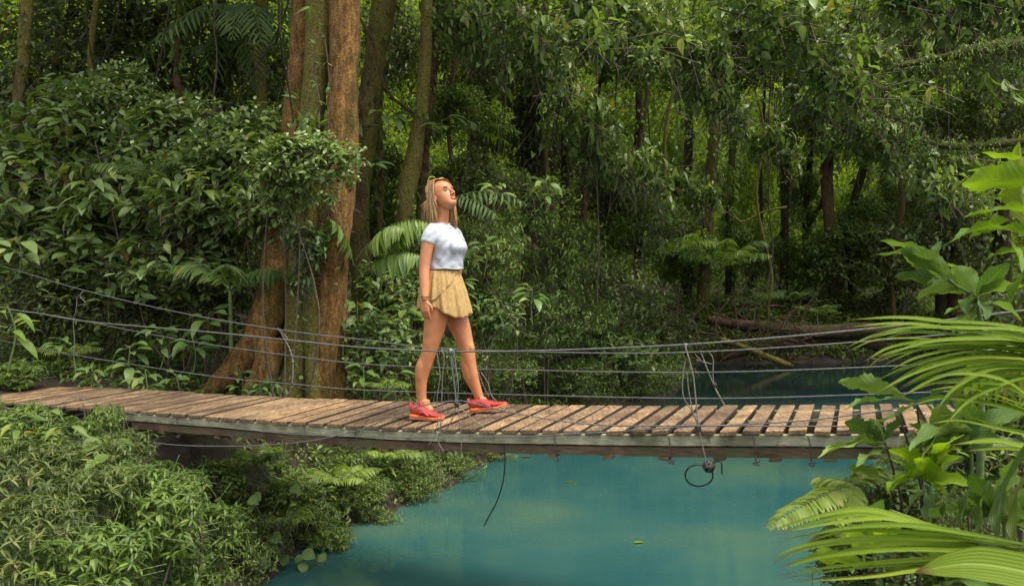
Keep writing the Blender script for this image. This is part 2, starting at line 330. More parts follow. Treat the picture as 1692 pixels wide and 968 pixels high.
class Fol:
    def __init__(s): s.P = []; s.D = []; s.U = []; s.L = []; s.W = []; s.K = []; s.M = []; s.tub = []
    def add(s, P, D, U, L, Wd, droop, mi=0):
        P = np.atleast_2d(P); n = len(P)
        s.P.append(P); s.D.append(np.broadcast_to(D, (n, 3))); s.U.append(np.broadcast_to(U, (n, 3)))
        s.L.append(np.broadcast_to(L, n)); s.W.append(np.broadcast_to(Wd, n)); s.K.append(np.broadcast_to(droop, n)); s.M.append(np.full(n, mi))
    def tube(s, pts, r0, r1, mi=1, sides=4): s.tub.append((np.asarray(pts, float), r0, r1, mi, sides))
    def tubes(s, P0, P1, r0, r1, mi=1):   # many straight thin 3-sided sticks
        s.tub.append((np.asarray(P0, float), np.asarray(P1, float), r0, r1, mi))
    def build(s, name, mats, tpl='mid', fold=.25):
        VV = []; UU = []; TT = []; QQ = []; tm = []; qm = []; off = 0
        if s.P:
            P = np.concatenate(s.P); D = nrm(np.concatenate(s.D)); U = np.concatenate(s.U)
            L = np.concatenate(s.L); Wd = np.concatenate(s.W); K = np.concatenate(s.K); Mi = np.concatenate(s.M)
            side = nrm(np.cross(D, U)); Nn = np.cross(side, D)
            V, UV, T, Q = TPL[tpl]
            a = V[:, 0][None, :]; b_ = V[:, 1][None, :]
            tw = rng.normal(0, .12, len(P))[:, None]
            la = a*Wd[:, None]*L[:, None]
            c = np.abs(a)*Wd[:, None]*L[:, None]*fold*2*rng.uniform(.2, 1.2, len(P))[:, None] - K[:, None]*(b_**2)*L[:, None] + tw*a*b_*L[:, None]*.5
            lb = b_*L[:, None]*(1-.25*K[:, None]*b_)
            X = P[:, None, :]+la[..., None]*side[:, None, :]+lb[..., None]*D[:, None, :]+c[..., None]*Nn[:, None, :]
            n = len(P); nv = len(V); base = (np.arange(n)*nv)[:, None, None]
            VV.append(X.reshape(-1, 3)); UU.append(np.tile(UV, (n, 1)))
            TT.append((T[None]+base).reshape(-1, 3)); tm.append(np.repeat(Mi, len(T)))
            if len(Q): QQ.append((Q[None]+base).reshape(-1, 4)); qm.append(np.repeat(Mi, len(Q)))
            off = n*nv
        for tb in s.tub:
            if len(tb) == 5 and tb[0].ndim == 2 and isinstance(tb[1], np.ndarray):
                P0, P1, r0, r1, mi = tb; n = len(P0); d_ = nrm(P1-P0); u_ = nrm(np.cross(d_, np.array([.3, .5, .81]))); v_ = np.cross(d_, u_)
                an = np.arange(3)*2*np.pi/3; ring = np.cos(an)[None, :, None]*u_[:, None]+np.sin(an)[None, :, None]*v_[:, None]
                X = np.concatenate([P0[:, None]+ring*r0, P1[:, None]+ring*r1], 1)
                VV.append(X.reshape(-1, 3)); UU.append(np.zeros((n*6, 2)))
                q_ = np.array([(0, 1, 4, 3), (1, 2, 5, 4), (2, 0, 3, 5)])
                QQ.append((q_[None]+(off+np.arange(n)*6)[:, None, None]).reshape(-1, 4)); qm.append(np.full(n*3, mi)); off += n*6
            else:
                pts, r0, r1, mi, sd = tb; n = len(pts); rr = np.linspace(r0, r1, n)
                X, q_ = tube_arrays(pts, rr, sd)
                VV.append(X); UU.append(np.zeros((len(X), 2))); QQ.append(q_+off); qm.append(np.full(len(q_), mi)); off += len(X)
        return mk(name, np.concatenate(VV), np.concatenate(TT) if TT else None, np.concatenate(QQ) if QQ else None, mats,
                  np.concatenate(tm) if tm else None, np.concatenate(qm) if qm else None, np.concatenate(UU))

def tube_arrays(pts, rr, sd=8, squash=None):
    pts = np.asarray(pts, float); n = len(pts)
    T = nrm(np.gradient(pts, axis=0)); ref = np.array([0, 1., 0]) if abs(T[0][1]) < .8 else np.array([1., 0, 0])
    U = np.zeros_like(T); u = np.cross(T[0], ref); u /= np.linalg.norm(u)
    for i in range(n):
        u = u-T[i]*np.dot(u, T[i]); u /= np.linalg.norm(u); U[i] = u
    Vv = np.cross(T, U); an = np.arange(sd)*2*np.pi/sd
    X = pts[:, None]+np.asarray(rr)[:, None, None]*(np.cos(an)[None, :, None]*U[:, None]+np.sin(an)[None, :, None]*Vv[:, None])
    i0 = np.arange(n-1)[:, None]*sd; j = np.arange(sd)[None]; j2 = (j+1) % sd
    q_ = np.stack([i0+j, i0+j2, i0+sd+j2, i0+sd+j], -1).reshape(-1, 4)
    return X.reshape(-1, 3), q_

def smoothpath(pts, n):
    pts = np.asarray([tuple(p) for p in pts], float); k = len(pts)
    if k < 3: tt = np.linspace(0, 1, n)[:, None]; return pts[0]*(1-tt)+pts[-1]*tt
    P = np.vstack([2*pts[0]-pts[1], pts, 2*pts[-1]-pts[-2]]); out = []
    for tval in np.linspace(0, k-1-1e-6, n):
        i = int(tval); f = tval-i; p0, p1, p2, p3 = P[i:i+4]
        out.append(.5*((2*p1)+(-p0+p2)*f+(2*p0-5*p1+4*p2-p3)*f*f+(-p0+3*p1-3*p2+p3)*f**3))
    return np.array(out)

def rdir(n, up=0.0):
    v = rng.normal(size=(n, 3)); v[:, 2] = v[:, 2]+up; return nrm(v)

def bushF(f, c, r, twigs, per, size, width=.42, droop=.25, hang=.25, upb=.35, shell=(.55, 1.05), whorl=False, sticks=True, stickm=1, gaps=.25, jit=.35, mi=0, bud=None):
    """leaf bearing twigs through an uneven ellipsoid; c centre, r radii"""
    c = np.array(c, float); r = np.array(r, float)
    dirs = rdir(int(twigs*1.6), upb)
    k = rdir(9); am = rng.uniform(.5, 1, 9)
    lump = (np.exp((dirs@k.T-1)*7)*am).sum(1); thr = np.quantile(lump, gaps)
    keep = lump > thr*rng.uniform(.3, 1.5, len(lump)); dirs = dirs[keep][:twigs]; lump = lump[keep][:twigs]; n = len(dirs)
    rad = rng.uniform(shell[0]**2, shell[1]**2, n)**.5*(.75+.5*np.clip(lump/lump.mean(), 0, 1.7)**.7*.6)
    tip = c+dirs*r*rad[:, None]
    ax = nrm(dirs*.8+rng.normal(0, .45, (n, 3))+np.array([0, 0, .25]))
    tl = size*rng.uniform(1.6, 3.0, n)
    base = tip-ax*tl[:, None]
    if sticks: f.tubes(base-ax*tl[:, None]*.8, tip, size*.03+.001, size*.012, stickm)
    for j in range(per):
        if whorl:
            tt = rng.uniform(.85, 1.02, n); ang = 2*np.pi*j/per+rng.uniform(0, .6, n)
        else:
            tt = (j+.7)/per*np.ones(n)+rng.normal(0, .05, n); ang = j*2.4+rng.uniform(0, 1, n)
        u = nrm(np.cross(ax, rng.normal(0, .2, (n, 3))+np.array([.1, .2, 1]))); v = np.cross(ax, u)
        lat = u*np.cos(ang)[:, None]+v*np.sin(ang)[:, None]
        D = nrm(lat*.9+ax*(.35 if not whorl else .3)+np.array([0, 0, -hang])+rng.normal(0, jit*.5, (n, 3)))
        U = nrm(np.array([0, 0, 1.])+dirs*.35+rng.normal(0, jit, (n, 3)))
        L = size*rng.uniform(.55, 1.2, n)
        f.add(base+(tip-base)*tt[:, None], D, U, L, width*rng.uniform(.85, 1.15, n), droop*rng.uniform(.4, 1.6, n), mi)
    if bud:
        s = rng.random(n) < bud
        f.add(tip[s]+rng.normal(0, size*.1, (s.sum(), 3)), np.tile([0, 0, 1.], (s.sum(), 1))+rng.normal(0, .5, (s.sum(), 3)), rng.normal(size=(s.sum(), 3)), size*.42, .6, 0, 2)
    return f

def frondF(f, base, dirv, length, arch=.5, pairs=22, ll=.25, lw=.09, ldroop=.35, start=.15, taper=True, rr=.006, fwd=.5, mi=0, rise=.2, smi=1, sag=.25):
    base = np.array(base, float); d_ = np.array(dirv, float); d_ /= np.linalg.norm(d_)
    t_ = np.linspace(0, 1, 14); pts = base+d_*length*t_[:, None]+np.array([0, 0, 1.])*(rise*t_-arch*t_**2)[:, None]*length
    f.tube(pts, rr, rr*.3, smi, 4)
    tt = np.linspace(start, 1, pairs); ii = np.stack([np.interp(tt, t_, pts[:, k]) for k in range(3)], -1)
    tg = nrm(np.gradient(pts, axis=0)); tg = nrm(np.stack([np.interp(tt, t_, tg[:, k]) for k in range(3)], -1))
    sd = nrm(np.cross(tg, np.array([0, 0, 1.])+rng.normal(0, .05, 3))); up = np.cross(sd, tg)
    env = np.sin(np.pi*(.12+.86*(tt-start)/(1-start)))**.7 if taper else np.ones(pairs)
    env = np.maximum(env, .18)
    for s_ in (-1, 1):
        D = nrm(sd*s_+tg*(fwd+.5*tt[:, None]**2)+np.array([0, 0, -sag])+rng.normal(0, .06, (pairs, 3)))
        U = nrm(up+rng.normal(0, .18, (pairs, 3)))
        L = ll*env*rng.uniform(.9, 1.08, pairs)
        f.add(ii, D, U, L, lw/np.maximum(env, .45)*rng.uniform(.85, 1.1, pairs), ldroop, mi)
    return f

def fan_tube(path_px, Y, n=20): return smoothpath([at(x, y, Y if np.isscalar(Y) else yy) for (x, y), yy in zip(path_px, [Y]*len(path_px) if np.isscalar(Y) else Y)], n)

def trunk_mesh(name, pts, radii, mat, sides=14, rough=.12, flare=None, n=None, ridge=.0, seed=0):
    n = n or max(14, int(len(pts)*8)); P = smoothpath(pts, n)
    rr = np.interp(np.linspace(0, 1, n), np.linspace(0, 1, len(radii)), radii)
    X, q_ = tube_arrays(P, rr, sides); X = X.reshape(n, sides, 3); C_ = P[:, None]
    off = X-C_
    a = np.arange(sides)*2*np.pi/sides; h = np.linspace(0, 1, n)[:, None]*len(pts)*2
    rs = np.random.default_rng(seed+11); ph = rs.uniform(0, 6, 8)
    w = (np.sin(a[None]*2+h*1.3+ph[0])*.5+np.sin(a[None]*3-h*2.1+ph[1])*.35+np.sin(a[None]*5+h*3.7+ph[2])*.25+np.sin(h*7+a[None]*1+ph[3])*.3)
    X = C_+off*(1+rough*w+ridge*np.sin(a[None]*4+ph[4]))[..., None]
    X = X.reshape(-1, 3)
    cap = len(X); X = np.vstack([X, P[:1], P[-1:]])
    j = np.arange(sides); T = np.concatenate([np.stack([np.full(sides, cap), (j+1) % sides, j], -1), np.stack([np.full(sides, cap+1), (n-1)*sides+j, (n-1)*sides+(j+1) % sides], -1)])
    return mk(name, X, T, q_, [mat])
# ------------------------------------------------------------------ footbridge
TH, PSI, BW, Z0 = R(27), R(23), .98, 5.17
P0 = np.array([(760-846)/F*Z0, Z0]); bd = np.array([math.cos(TH), -math.sin(TH)]); wd = np.array([math.sin(PSI), math.cos(PSI)])
def t_at(px, off=0.0):
    u = (px-846)/F; A = P0+wd*off
    return (u*A[1]-A[0])/(bd[0]-u*bd[1])
def plan(px, off=0.0): return P0+wd*off+bd*t_at(px, off)
NX = [-500, -150, 0, 125, 227, 380, 505, 628, 760, 925, 1117, 1300, 1481, 1700]
NY = [640, 653, 664, 673, 679, 690, 698, 705, 709, 711, 711.6, 711, 710.5, 709]
FX = [-600, -200, 0, 180, 240, 360, 493, 607, 760, 920, 1100, 1300, 1500, 1700]
FY = [622, 630, 636, 640, 643, 651, 656.5, 661, 665.5, 669, 670, 669, 667.5, 666]
def near_z(px, off=0.0):
    Y = plan(px)[1]; return at(px, cat(px, NX, NY), Y).z
def pxof(x, y): return 846+F*x/y
def deck_z(x, y):
    """height of the deck surface at plan point"""
    p = np.array([x, y])-P0; A = np.array([bd, wd]).T; t_, w_ = np.linalg.solve(A, p)
    a = P0+bd*t_; b_ = a+wd*BW
    za = near_z(pxof(*a)); pb = pxof(*b_); zb = at(pb, cat(pb, FX, FY), b_[1]).z
    return za+(zb-za)*w_/BW
M['plank'] = woodmat('plank_wood', [(.28, (.075, .047, .024)), (.45, (.21, .135, .068)), (.6, (.34, .235, .125)), (.78, (.50, .37, .21))], .75, (14, 1.3, 14), .75)
M['plankside'] = plain('plank_edge_shade', (.045, .028, .017), .9, .4, 12)  # shade of the deck gaps painted onto the planks' long sides
M['greenwood'] = woodmat('stringer_wood', [(.25, (.22, .20, .12)), (.5, (.42, .40, .26)), (.75, (.56, .54, .38))], .75, (2, 2, 14), .2, .4)
M['brownwood'] = woodmat('beam_wood', [(.25, (.06, .035, .02)), (.5, (.16, .10, .055)), (.75, (.26, .19, .11))], .8, (2, 2, 14), .2, .5)
M['cable'] = plain('steel_cable', (.17, .17, .155), .5, .3, 60, .3, .35)
M['rope'] = plain('rope', (.20, .18, .14), .8, .35, 60, .4)
M['wiredark'] = plain('rusty_wire', (.07, .05, .045), .7, .5, 60, .3)
M['blackhose'] = plain('black_hose', (.012, .018, .018), .5, .2, 30)

br = thing('footbridge', 'wooden plank footbridge slung on steel cables across the turquoise river', 'bridge', (P0[0], P0[1], near_z(760)))
def hexa(name, bot, top, mat, parent, bev=.004):
    bm = bmesh.new(); vb = [bm.verts.new(p) for p in bot]; vt = [bm.verts.new(p) for p in top]
    k = len(bot); bm.faces.new(vb[::-1]); bm.faces.new(vt)
    for i in range(k): bm.faces.new((vb[i], vb[(i+1) % k], vt[(i+1) % k], vt[i]))
    bmesh.ops.recalc_face_normals(bm, faces=bm.faces)
    if bev: bmesh.ops.bevel(bm, geom=bm.edges[:], offset=bev, segments=1, affect='EDGES', profile=.5)
    me = bpy.data.meshes.new(name); bm.to_mesh(me); bm.free(); me.materials.append(mat)
    return link(name, me, parent)
px = -60.0; gaps = []
while px < 1660:
    gaps.append(px); px += cat(px, [-200, 0, 227, 600, 900, 1200, 1500], [17, 20, 26.5, 31, 35.5, 38.5, 40])
for i in range(len(gaps)-1):
    g = cat(gaps[i], [0, 600, 1100, 1500], [.040, .038, .036, .038])
    ta, tb = t_at(gaps[i])+g*random.uniform(.3, .6), t_at(gaps[i+1])-g*random.uniform(.35, .65)
    o0, o1 = random.uniform(-.012, .008), BW+random.uniform(-.02, .02)
    sk = random.uniform(-.006, .006); dz = random.uniform(-.003, .003)
    top = []; tilt = random.uniform(-.002, .002)
    for (tt, oo) in ((ta, o0), (tb, o0), (tb+sk, o1), (ta+sk, o1)):
        p = P0+bd*tt+wd*oo; top.append(Vector((p[0], p[1], deck_z(p[0], p[1])+dz+(tilt if tt > (ta+tb)/2 else -tilt))))
    bot = [v-Vector((0, 0, .026)) for v in top]
    o = hexa('plank', bot, top, M['plank'], br, .003); o.data.materials.append(M['plankside']); lv = Vector((bd[0], bd[1], 0))
    for f_ in o.data.polygons:
        if abs(f_.normal.dot(lv)) > .85: f_.material_index = 1
def beam(name, off, wdt, ztop, h, mat, px0, px1, n=26, wob=.003):
    ts = np.linspace(t_at(px0), t_at(px1), n); bm = bmesh.new(); rings = []
    for t_ in ts:
        a = P0+bd*t_+wd*off; b_ = P0+bd*t_+wd*(off+wdt); w1 = random.uniform(-wob, wob)
        za, zb = deck_z(*a), deck_z(*b_)
        rings.append([bm.verts.new(p) for p in ((a[0], a[1], za+ztop), (b_[0], b_[1], zb+ztop), (b_[0], b_[1], zb+ztop-h+w1), (a[0], a[1], za+ztop-h+w1))])
    for r0, r1 in zip(rings, rings[1:]):
        for k in range(4): bm.faces.new((r0[k], r0[(k+1) % 4], r1[(k+1) % 4], r1[k]))
    bm.faces.new(rings[0]); bm.faces.new(rings[-1][::-1]); bmesh.ops.recalc_face_normals(bm, faces=bm.faces)
    me = bpy.data.meshes.new(name); bm.to_mesh(me); bm.free(); me.materials.append(mat); return link(name, me, br)
beam('stringer', .015, .05, -.0285, .056, M['greenwood'], 165, 1650)
tag(beam('stringer', .03, .05, -.098, .052, M['brownwood'], 210, 1650), 'darker brown lower stringer')
beam('stringer', BW-.07, .05, -.0285, .056, M['greenwood'], 60, 1650)
beam('stringer', BW-.08, .05, -.098, .052, M['brownwood'], 100, 1650)
beam('stringer', BW*.5, .06, -.0285, .11, M['brownwood'], 100, 1650)
for px in np.linspace(260, 1560, 15):      # joists under the stringers
    t_ = t_at(px); hw = .03; bt = []; tp = []
    for (tt, oo) in ((t_-hw, .0), (t_+hw, .0), (t_+hw, BW), (t_-hw, BW)):
        p = P0+bd*tt+wd*(oo+.02); z = deck_z(*p); tp.append(Vector((p[0], p[1], z-.153))); bt.append(Vector((p[0], p[1], z-.165-random.uniform(.0, .012))))
    hexa('joist', bt, tp, M['brownwood'], br, .002)
for px in (205, 292, 504, 588, 918, 1108, 1248, 1340):   # little wire ties under the beams
    p = plan(px, .01); z = deck_z(*p)
    pts = [(p[0]-.01, p[1], z-.03), (p[0], p[1]-.012, z-.09), (p[0]+.005, p[1]-.01, z-.16), (p[0]+.02, p[1]-.015, z-.185), (p[0]-.012, p[1]-.012, z-.175), (p[0]+.03, p[1]-.01, z-.165)]
    X, q_ = tube_arrays(smoothpath(pts, 18), np.full(18, .0035), 5); link('wire_tie', mk('wire_tie', X, quads=q_, mats=[M['wiredark']]), br)
def cable(name, pxs, off, r, mat, sag=None, n=90, dy=0.0, label=None, sd=6):
    pts = []
    for x, y in pxs:
        pl = plan(x, off); pts.append(at(x, y, pl[1]+dy))
    P = smoothpath(pts, n); X, q_ = tube_arrays(P, np.full(n, r), sd)
    o = link(name, mk(name, X, quads=q_, mats=[mat]), br)
    if label: o['label'] = label
    return o
cable('handrail_cable', [(-300, 455), (0, 508), (60, 517), (152, 532), (340, 548), (480, 562), (600, 574), (745, 580.5), (900, 579), (1100, 571), (1256, 560), (1477, 539), (1700, 512)], .0, .0052, M['cable'])
cable('handrail_cable', [(-300, 355), (0, 439), (140, 480), (300, 517), (458, 544), (600, 561), (735, 576), (981, 583), (1160, 581), (1402, 566), (1700, 541)], BW, .0045, M['cable'])
cable('side_cable', [(-300, 445), (0, 507), (60, 517), (121, 527), (303, 562), (492, 589), (600, 601), (720, 607), (855, 611), (1160, 615), (1513, 603), (1700, 592)], BW, .0042, M['cable'])
cable('side_cable', [(-300, 500), (0, 562), (121, 586), (340, 620), (492, 635), (600, 644), (855, 652), (1160, 658), (1420, 652), (1700, 641)], BW, .0042, M['cable'])
cable('lower_cable', [(120, 655), (194, 677), (260, 690), (335, 702), (430, 712), (520, 719), (640, 722), (770, 722), (860, 721), (939, 717), (1030, 712), (1110, 706), (1300, 697), (1420, 684), (1500, 672)], -.03, .0036, M['cable'])
cable('lower_cable', [(150, 705), (207, 723), (280, 734), (364, 737), (440, 735), (520, 727), (600, 708), (640, 690), (690, 672), (752, 662), (790, 668), (855, 683), (940, 697), (1023, 703), (1160, 703), (1320, 704), (1560, 704)], -.045, .0038, M['cable'])
def tie(name, pts_px, r, mat, off=-.02, n=24, dys=None):
    P = []
    for i, (x, y) in enumerate(pts_px): P.append(at(x, y, plan(x, off)[1]+(dys[i] if dys else 0)))
    P = smoothpath(P, n); X, q_ = tube_arrays(P, np.full(n, r), 5); return link(name, mk(name, X, quads=q_, mats=[mat]), br)
# bundle of ropes beside the walker
tie('tie_rope', [(744, 574), (746, 600), (750, 630), (753, 656), (754, 668)], .006, M['cable'])
tie('tie_rope', [(750, 577), (753, 605), (757, 635), (756, 660)], .004, M['cable'])
tie('tie_rope', [(741, 580), (748, 598), (756, 622), (752, 645), (755, 664)], .0035, M['rope'])
tie('tie_rope', [(728, 578), (734, 590), (731, 625), (730, 660), (728, 700), (724, 728), (733, 745)], .0035, M['rope'])
tie('tie_rope', [(722, 583), (727, 620), (722, 660), (723, 700), (716, 725), (707, 735)], .003, M['rope'])
tie('tie_rope', [(755, 664), (748, 690), (738, 708), (722, 722)], .003, M['rope'])
tie('tie_rope', [(756, 666), (760, 700), (762, 725), (762, 752)], .0028, M['rope'])
tie('tie_rope', [(757, 668), (778, 690), (800, 706)], .0032, M['rope'])
tie('tie_rope', [(795, 615), (806, 632), (812, 652), (826, 670)], .003, M['rope'], BW-.05)
tie('tie_rope', [(789, 612), (800, 640), (808, 655)], .003, M['rope'], BW-.05)
# knots
def knot(px, py, off, r, mat, k=5):
    c = at(px, py, plan(px, off)[1]); V = []; Q = []; o_ = 0
    for i in range(k):
        a0 = random.uniform(0, 6); th_ = np.linspace(a0, a0+5.5, 14); ax1 = rdir(1)[0]; ax2 = nrm(np.cross(ax1, rdir(1)[0])[None])[0]
        P = np.array(c)+np.cos(th_)[:, None]*ax1*r+np.sin(th_)[:, None]*ax2*r
        X, q_ = tube_arrays(P, np.full(14, r*.3), 5); V.append(X); Q.append(q_+o_); o_ += len(X)
    return link('knot', mk('knot', np.concatenate(V), quads=np.concatenate(Q), mats=[mat]), br)
knot(744, 581, -.02, .02, M['cable'], 7); knot(755, 667, -.02, .018, M['wiredark'], 7)
# left ties on the far cables
tie('tie_rope', [(140, 480), (128, 492), (126, 512), (121, 530), (123, 560), (122, 588), (126, 625)], .004, M['rope'], BW)
tie('tie_rope', [(138, 478), (133, 490), (141, 500), (130, 505)], .004, M['rope'], BW)
tie('tie_rope', [(459, 542), (468, 556), (478, 575), (484, 598), (483, 632), (479, 645), (472, 656)], .0045, M['rope'], BW)
tie('tie_rope', [(462, 544), (474, 558), (472, 566)], .0045, M['rope'], BW)
knot(484, 598, BW, .012, M['rope'], 4); knot(483, 634, BW, .01, M['wiredark'], 4)
# right ropes and ties
tie('tie_rope', [(1131, 569), (1139, 595), (1146, 625), (1150, 665), (1153, 695), (1157, 722), (1166, 758)], .0042, M['rope'])
tie('tie_rope', [(1133, 592), (1128, 625), (1129, 655), (1141, 675), (1152, 700), (1160, 735), (1167, 762)], .0036, M['rope'])
tie('tie_rope', [(1135, 615), (1138, 645), (1145, 680), (1156, 706)], .0032, M['rope'])
tie('tie_rope', [(1157, 579), (1165, 600), (1175, 625), (1186, 650), (1200, 674)], .0042, M['rope'], BW)
tie('tie_rope', [(1168, 579), (1178, 592), (1178, 620), (1182, 640), (1200, 674)], .0036, M['rope'], BW)
tie('tie_rope', [(1147, 583), (1160, 597), (1176, 601), (1150, 594)], .003, M['rope'], BW)
knot(1181, 636, BW, .012, M['wiredark'], 5); knot(1154, 707, -.02, .014, M['wiredark'], 5); knot(1133, 571, -.0, .012, M['cable'], 4)
knot(1171, 770, -.02, .028, M['wiredark'], 8)
th_ = np.linspace(-.6, 5.4, 26)
Y_ = plan(1155, -.02)[1]
P = [at(1155+23*math.cos(a), 785+18*math.sin(a), Y_+.05*math.sin(a)) for a in th_]
X, q_ = tube_arrays(P, np.full(len(P), .0042), 6); link('hose_loop', mk('hose_loop', X, quads=q_, mats=[M['blackhose']]), br)
tie('hose_end', [(1174, 766), (1185, 762), (1192, 765), (1193, 783)], .0042, M['blackhose'])
tie('hose_end', [(833, 735), (834, 768), (830, 800), (820, 830), (808, 852), (800, 868)], .0045, M['blackhose'], -.02)
tie('loose_wire', [(726, 740), (728, 790), (728, 820), (716, 858)], .0025, M['rope'], -.02)

# support post under the left end
f = trunk_mesh('mossy_stump', [at(300, 742, 7.0), at(292, 775, 7.0), at(300, 815, 6.95), at(318, 870, 6.9)], [.17, .12, .15, .22], M['barkmoss'], 14, .16, n=18)
tag(link('support_stump', f), 'mossy tree stump propping up the left end of the footbridge', 'stump')
f = trunk_mesh('s2', [at(236, 740, 7.2), at(243, 790, 7.2), at(240, 850, 7.2)], [.12, .10, .14], M['barkdark'], 12, .16, n=14)
tag(link('support_stump', f), 'dark stump in the shadow under the far left of the footbridge', 'stump')

# ------------------------------------------------------------------ the woman
PY = 5.72
FZ = float(deck_z(*(np.array([at(745, 688, PY).x, PY]))))   # deck height below her
skin = plain('skin', (.55, .215, .09), .5, .16, 14, .12, 0, .12)
lipm = plain('lips', (.46, .16, .10), .45, .05); browm = plain('eyebrow', (.24, .12, .06), .8, .1)
def bas(pts, rads, n=None, sd=16, ell=1.0, ea=(0, 1, 0)):
    """tapered closed tube; ell stretches the section along ea"""
    P = smoothpath(pts, n or len(pts)*4); rr = np.interp(np.linspace(0, 1, len(P)), np.linspace(0, 1, len(rads)), rads)
    X, q_ = tube_arrays(P, rr, sd); X = X.reshape(len(P), sd, 3)
    if ell != 1.0:
        e = np.array(ea, float); e /= np.linalg.norm(e); o_ = X-P[:, None]; X = P[:, None]+o_+(o_@e)[..., None]*e*(ell-1)
    X = X.reshape(-1, 3); k = len(X); d0 = nrm((P[0]-P[1])[None])[0]*rr[0]*.6; d1 = nrm((P[-1]-P[-2])[None])[0]*rr[-1]*.6
    X = np.vstack([X, P[:1]+d0, P[-1:]+d1]); j = np.arange(sd)
    T = np.concatenate([np.stack([np.full(sd, k), (j+1) % sd, j], -1), np.stack([np.full(sd, k+1), k-sd+j, k-sd+(j+1) % sd], -1)])
    return X, T, q_
def secs(sections, sd=24, pw=2.0):
    """sections: (centre, half-vector u, half-vector v); closed loft"""
    V = []; a = np.arange(sd)*2*np.pi/sd; c_ = np.sign(np.cos(a))*np.abs(np.cos(a))**(2/pw); s_ = np.sign(np.sin(a))*np.abs(np.sin(a))**(2/pw)
    for c, u, v in sections: V.append(np.array(c)+c_[:, None]*np.array(u)+s_[:, None]*np.array(v))
    n = len(sections); X = np.concatenate(V); k = len(X); X = np.vstack([X, np.array(sections[0][0])[None], np.array(sections[-1][0])[None]])
    i0 = np.arange(n-1)[:, None]*sd; j = np.arange(sd)[None]; j2 = (j+1) % sd
    q_ = np.stack([i0+j, i0+j2, i0+sd+j2, i0+sd+j], -1).reshape(-1, 4); j = np.arange(sd)
    T = np.concatenate([np.stack([np.full(sd, k), (j+1) % sd, j], -1), np.stack([np.full(sd, k+1), (n-1)*sd+j, (n-1)*sd+(j+1) % sd], -1)])
    return X, T, q_
def ball(c, r, rot=None, sd=14):
    th = np.linspace(0, np.pi, 9)[1:-1]; L = []
    for a in th[::-1]: L.append(((0, 0, math.cos(a)), (math.sin(a), 0, 0), (0, math.sin(a), 0)))
    X, T, q_ = secs(L, sd); X[-2] = (0, 0, math.cos(th[-1])-.03); X[-1] = (0, 0, math.cos(th[0])+.03)
    X = X*np.array(r)
    if rot is not None: X = X@np.array(rot).T
    return X+np.array(c), T, q_
def fuse(name, parts, vox, smooth=4, mats=(), fac=.5):
    V = []; T = []; Q = []; o_ = 0
    for X, t_, q_ in parts:
        V.append(X); T.append(np.asarray(t_)+o_); Q.append(np.asarray(q_)+o_); o_ += len(X)
    me = mk(name+'_raw', np.concatenate(V), np.concatenate(T), np.concatenate(Q))
    o = bpy.data.objects.new(name+'_raw', me); COL.objects.link(o)
    bm = bmesh.new(); bm.from_mesh(me)
    # consistent outward normals per island
    bmesh.ops.recalc_face_normals(bm, faces=bm.faces); bm.to_mesh(me); bm.free()
    m = o.modifiers.new('r', 'REMESH'); m.mode = 'VOXEL'; m.voxel_size = vox; m.use_smooth_shade = True
    m = o.modifiers.new('s', 'SMOOTH'); m.iterations = smooth; m.factor = fac
    dg = bpy.context.evaluated_depsgraph_get(); ev = o.evaluated_get(dg); me2 = bpy.data.meshes.new_from_object(ev)
    bpy.data.objects.remove(o); bpy.data.meshes.remove(me); me2.name = name; me2.materials.clear()
    for m_ in mats: me2.materials.append(m_)
    for p in me2.polygons: p.use_smooth = True
    return me2
def w(px, py, dy=0.0): return np.array(at(px, py, PY+dy))
per = thing('person', 'woman in white crop tee, mustard shorts and red trainers looking up while crossing', 'person', tuple(w(745, 688)))
# head frame: local +x face, +z crown, -y her right (towards the camera)
HC = w(731.5, 325, -.0)
Rh = Matrix.Rotation(R(-42), 3, 'Z') @ Matrix.Rotation(R(-29), 3, 'Y')   # yaw to the camera, face tipped up
Rh = np.array(Rh); hs_ = .98
def hl(x, y, z): return HC+hs_*(Rh@np.array([x, y, z]))
hsec = [(-.118, .075, .035, .016), (-.110, .083, .005, .030), (-.092, .086, -.025, .044), (-.070, .084, -.050, .055), (-.045, .086, -.078, .063), (-.02, .085, -.094, .070), (0, .083, -.102, .074), (.02, .090, -.105, .076), (.05, .089, -.104, .075), (.08, .076, -.094, .068), (.105, .048, -.072, .050), (.122, .012, -.045, .026)]
SX = Rh@np.array([1., 0, 0]); SY = Rh@np.array([0, 1., 0])
parts = [secs([(hl((a+b_)/2, 0, z), SX*hs_*(a-b_)/2, SY*hs_*h) for z, a, b_, h in hsec], 28, 2.15)]
parts.append(bas([hl(.086, 0, .014), hl(.096, 0, -.010), hl(.108, 0, -.033), hl(.102, 0, -.040)], [.007, .008, .0105, .007], 12, 12))      # nose
for s_ in (-1, 1):
    parts.append(ball(hl(.097, .012*s_, -.038), (.0085,)*3))
    parts.append(ball(hl(-.012, .074*s_, -.012), (.013, .009, .026), Rh)); parts.append(ball(hl(.083, .026*s_, .026), (.010, .022, .006), Rh))
parts.append(ball(hl(.089, 0, -.062), (.009, .022, .005), Rh)); parts.append(ball(hl(.087, 0, -.071), (.009, .019, .006), Rh)); parts.append(ball(hl(.078, 0, -.098), (.014, .018, .012), Rh))
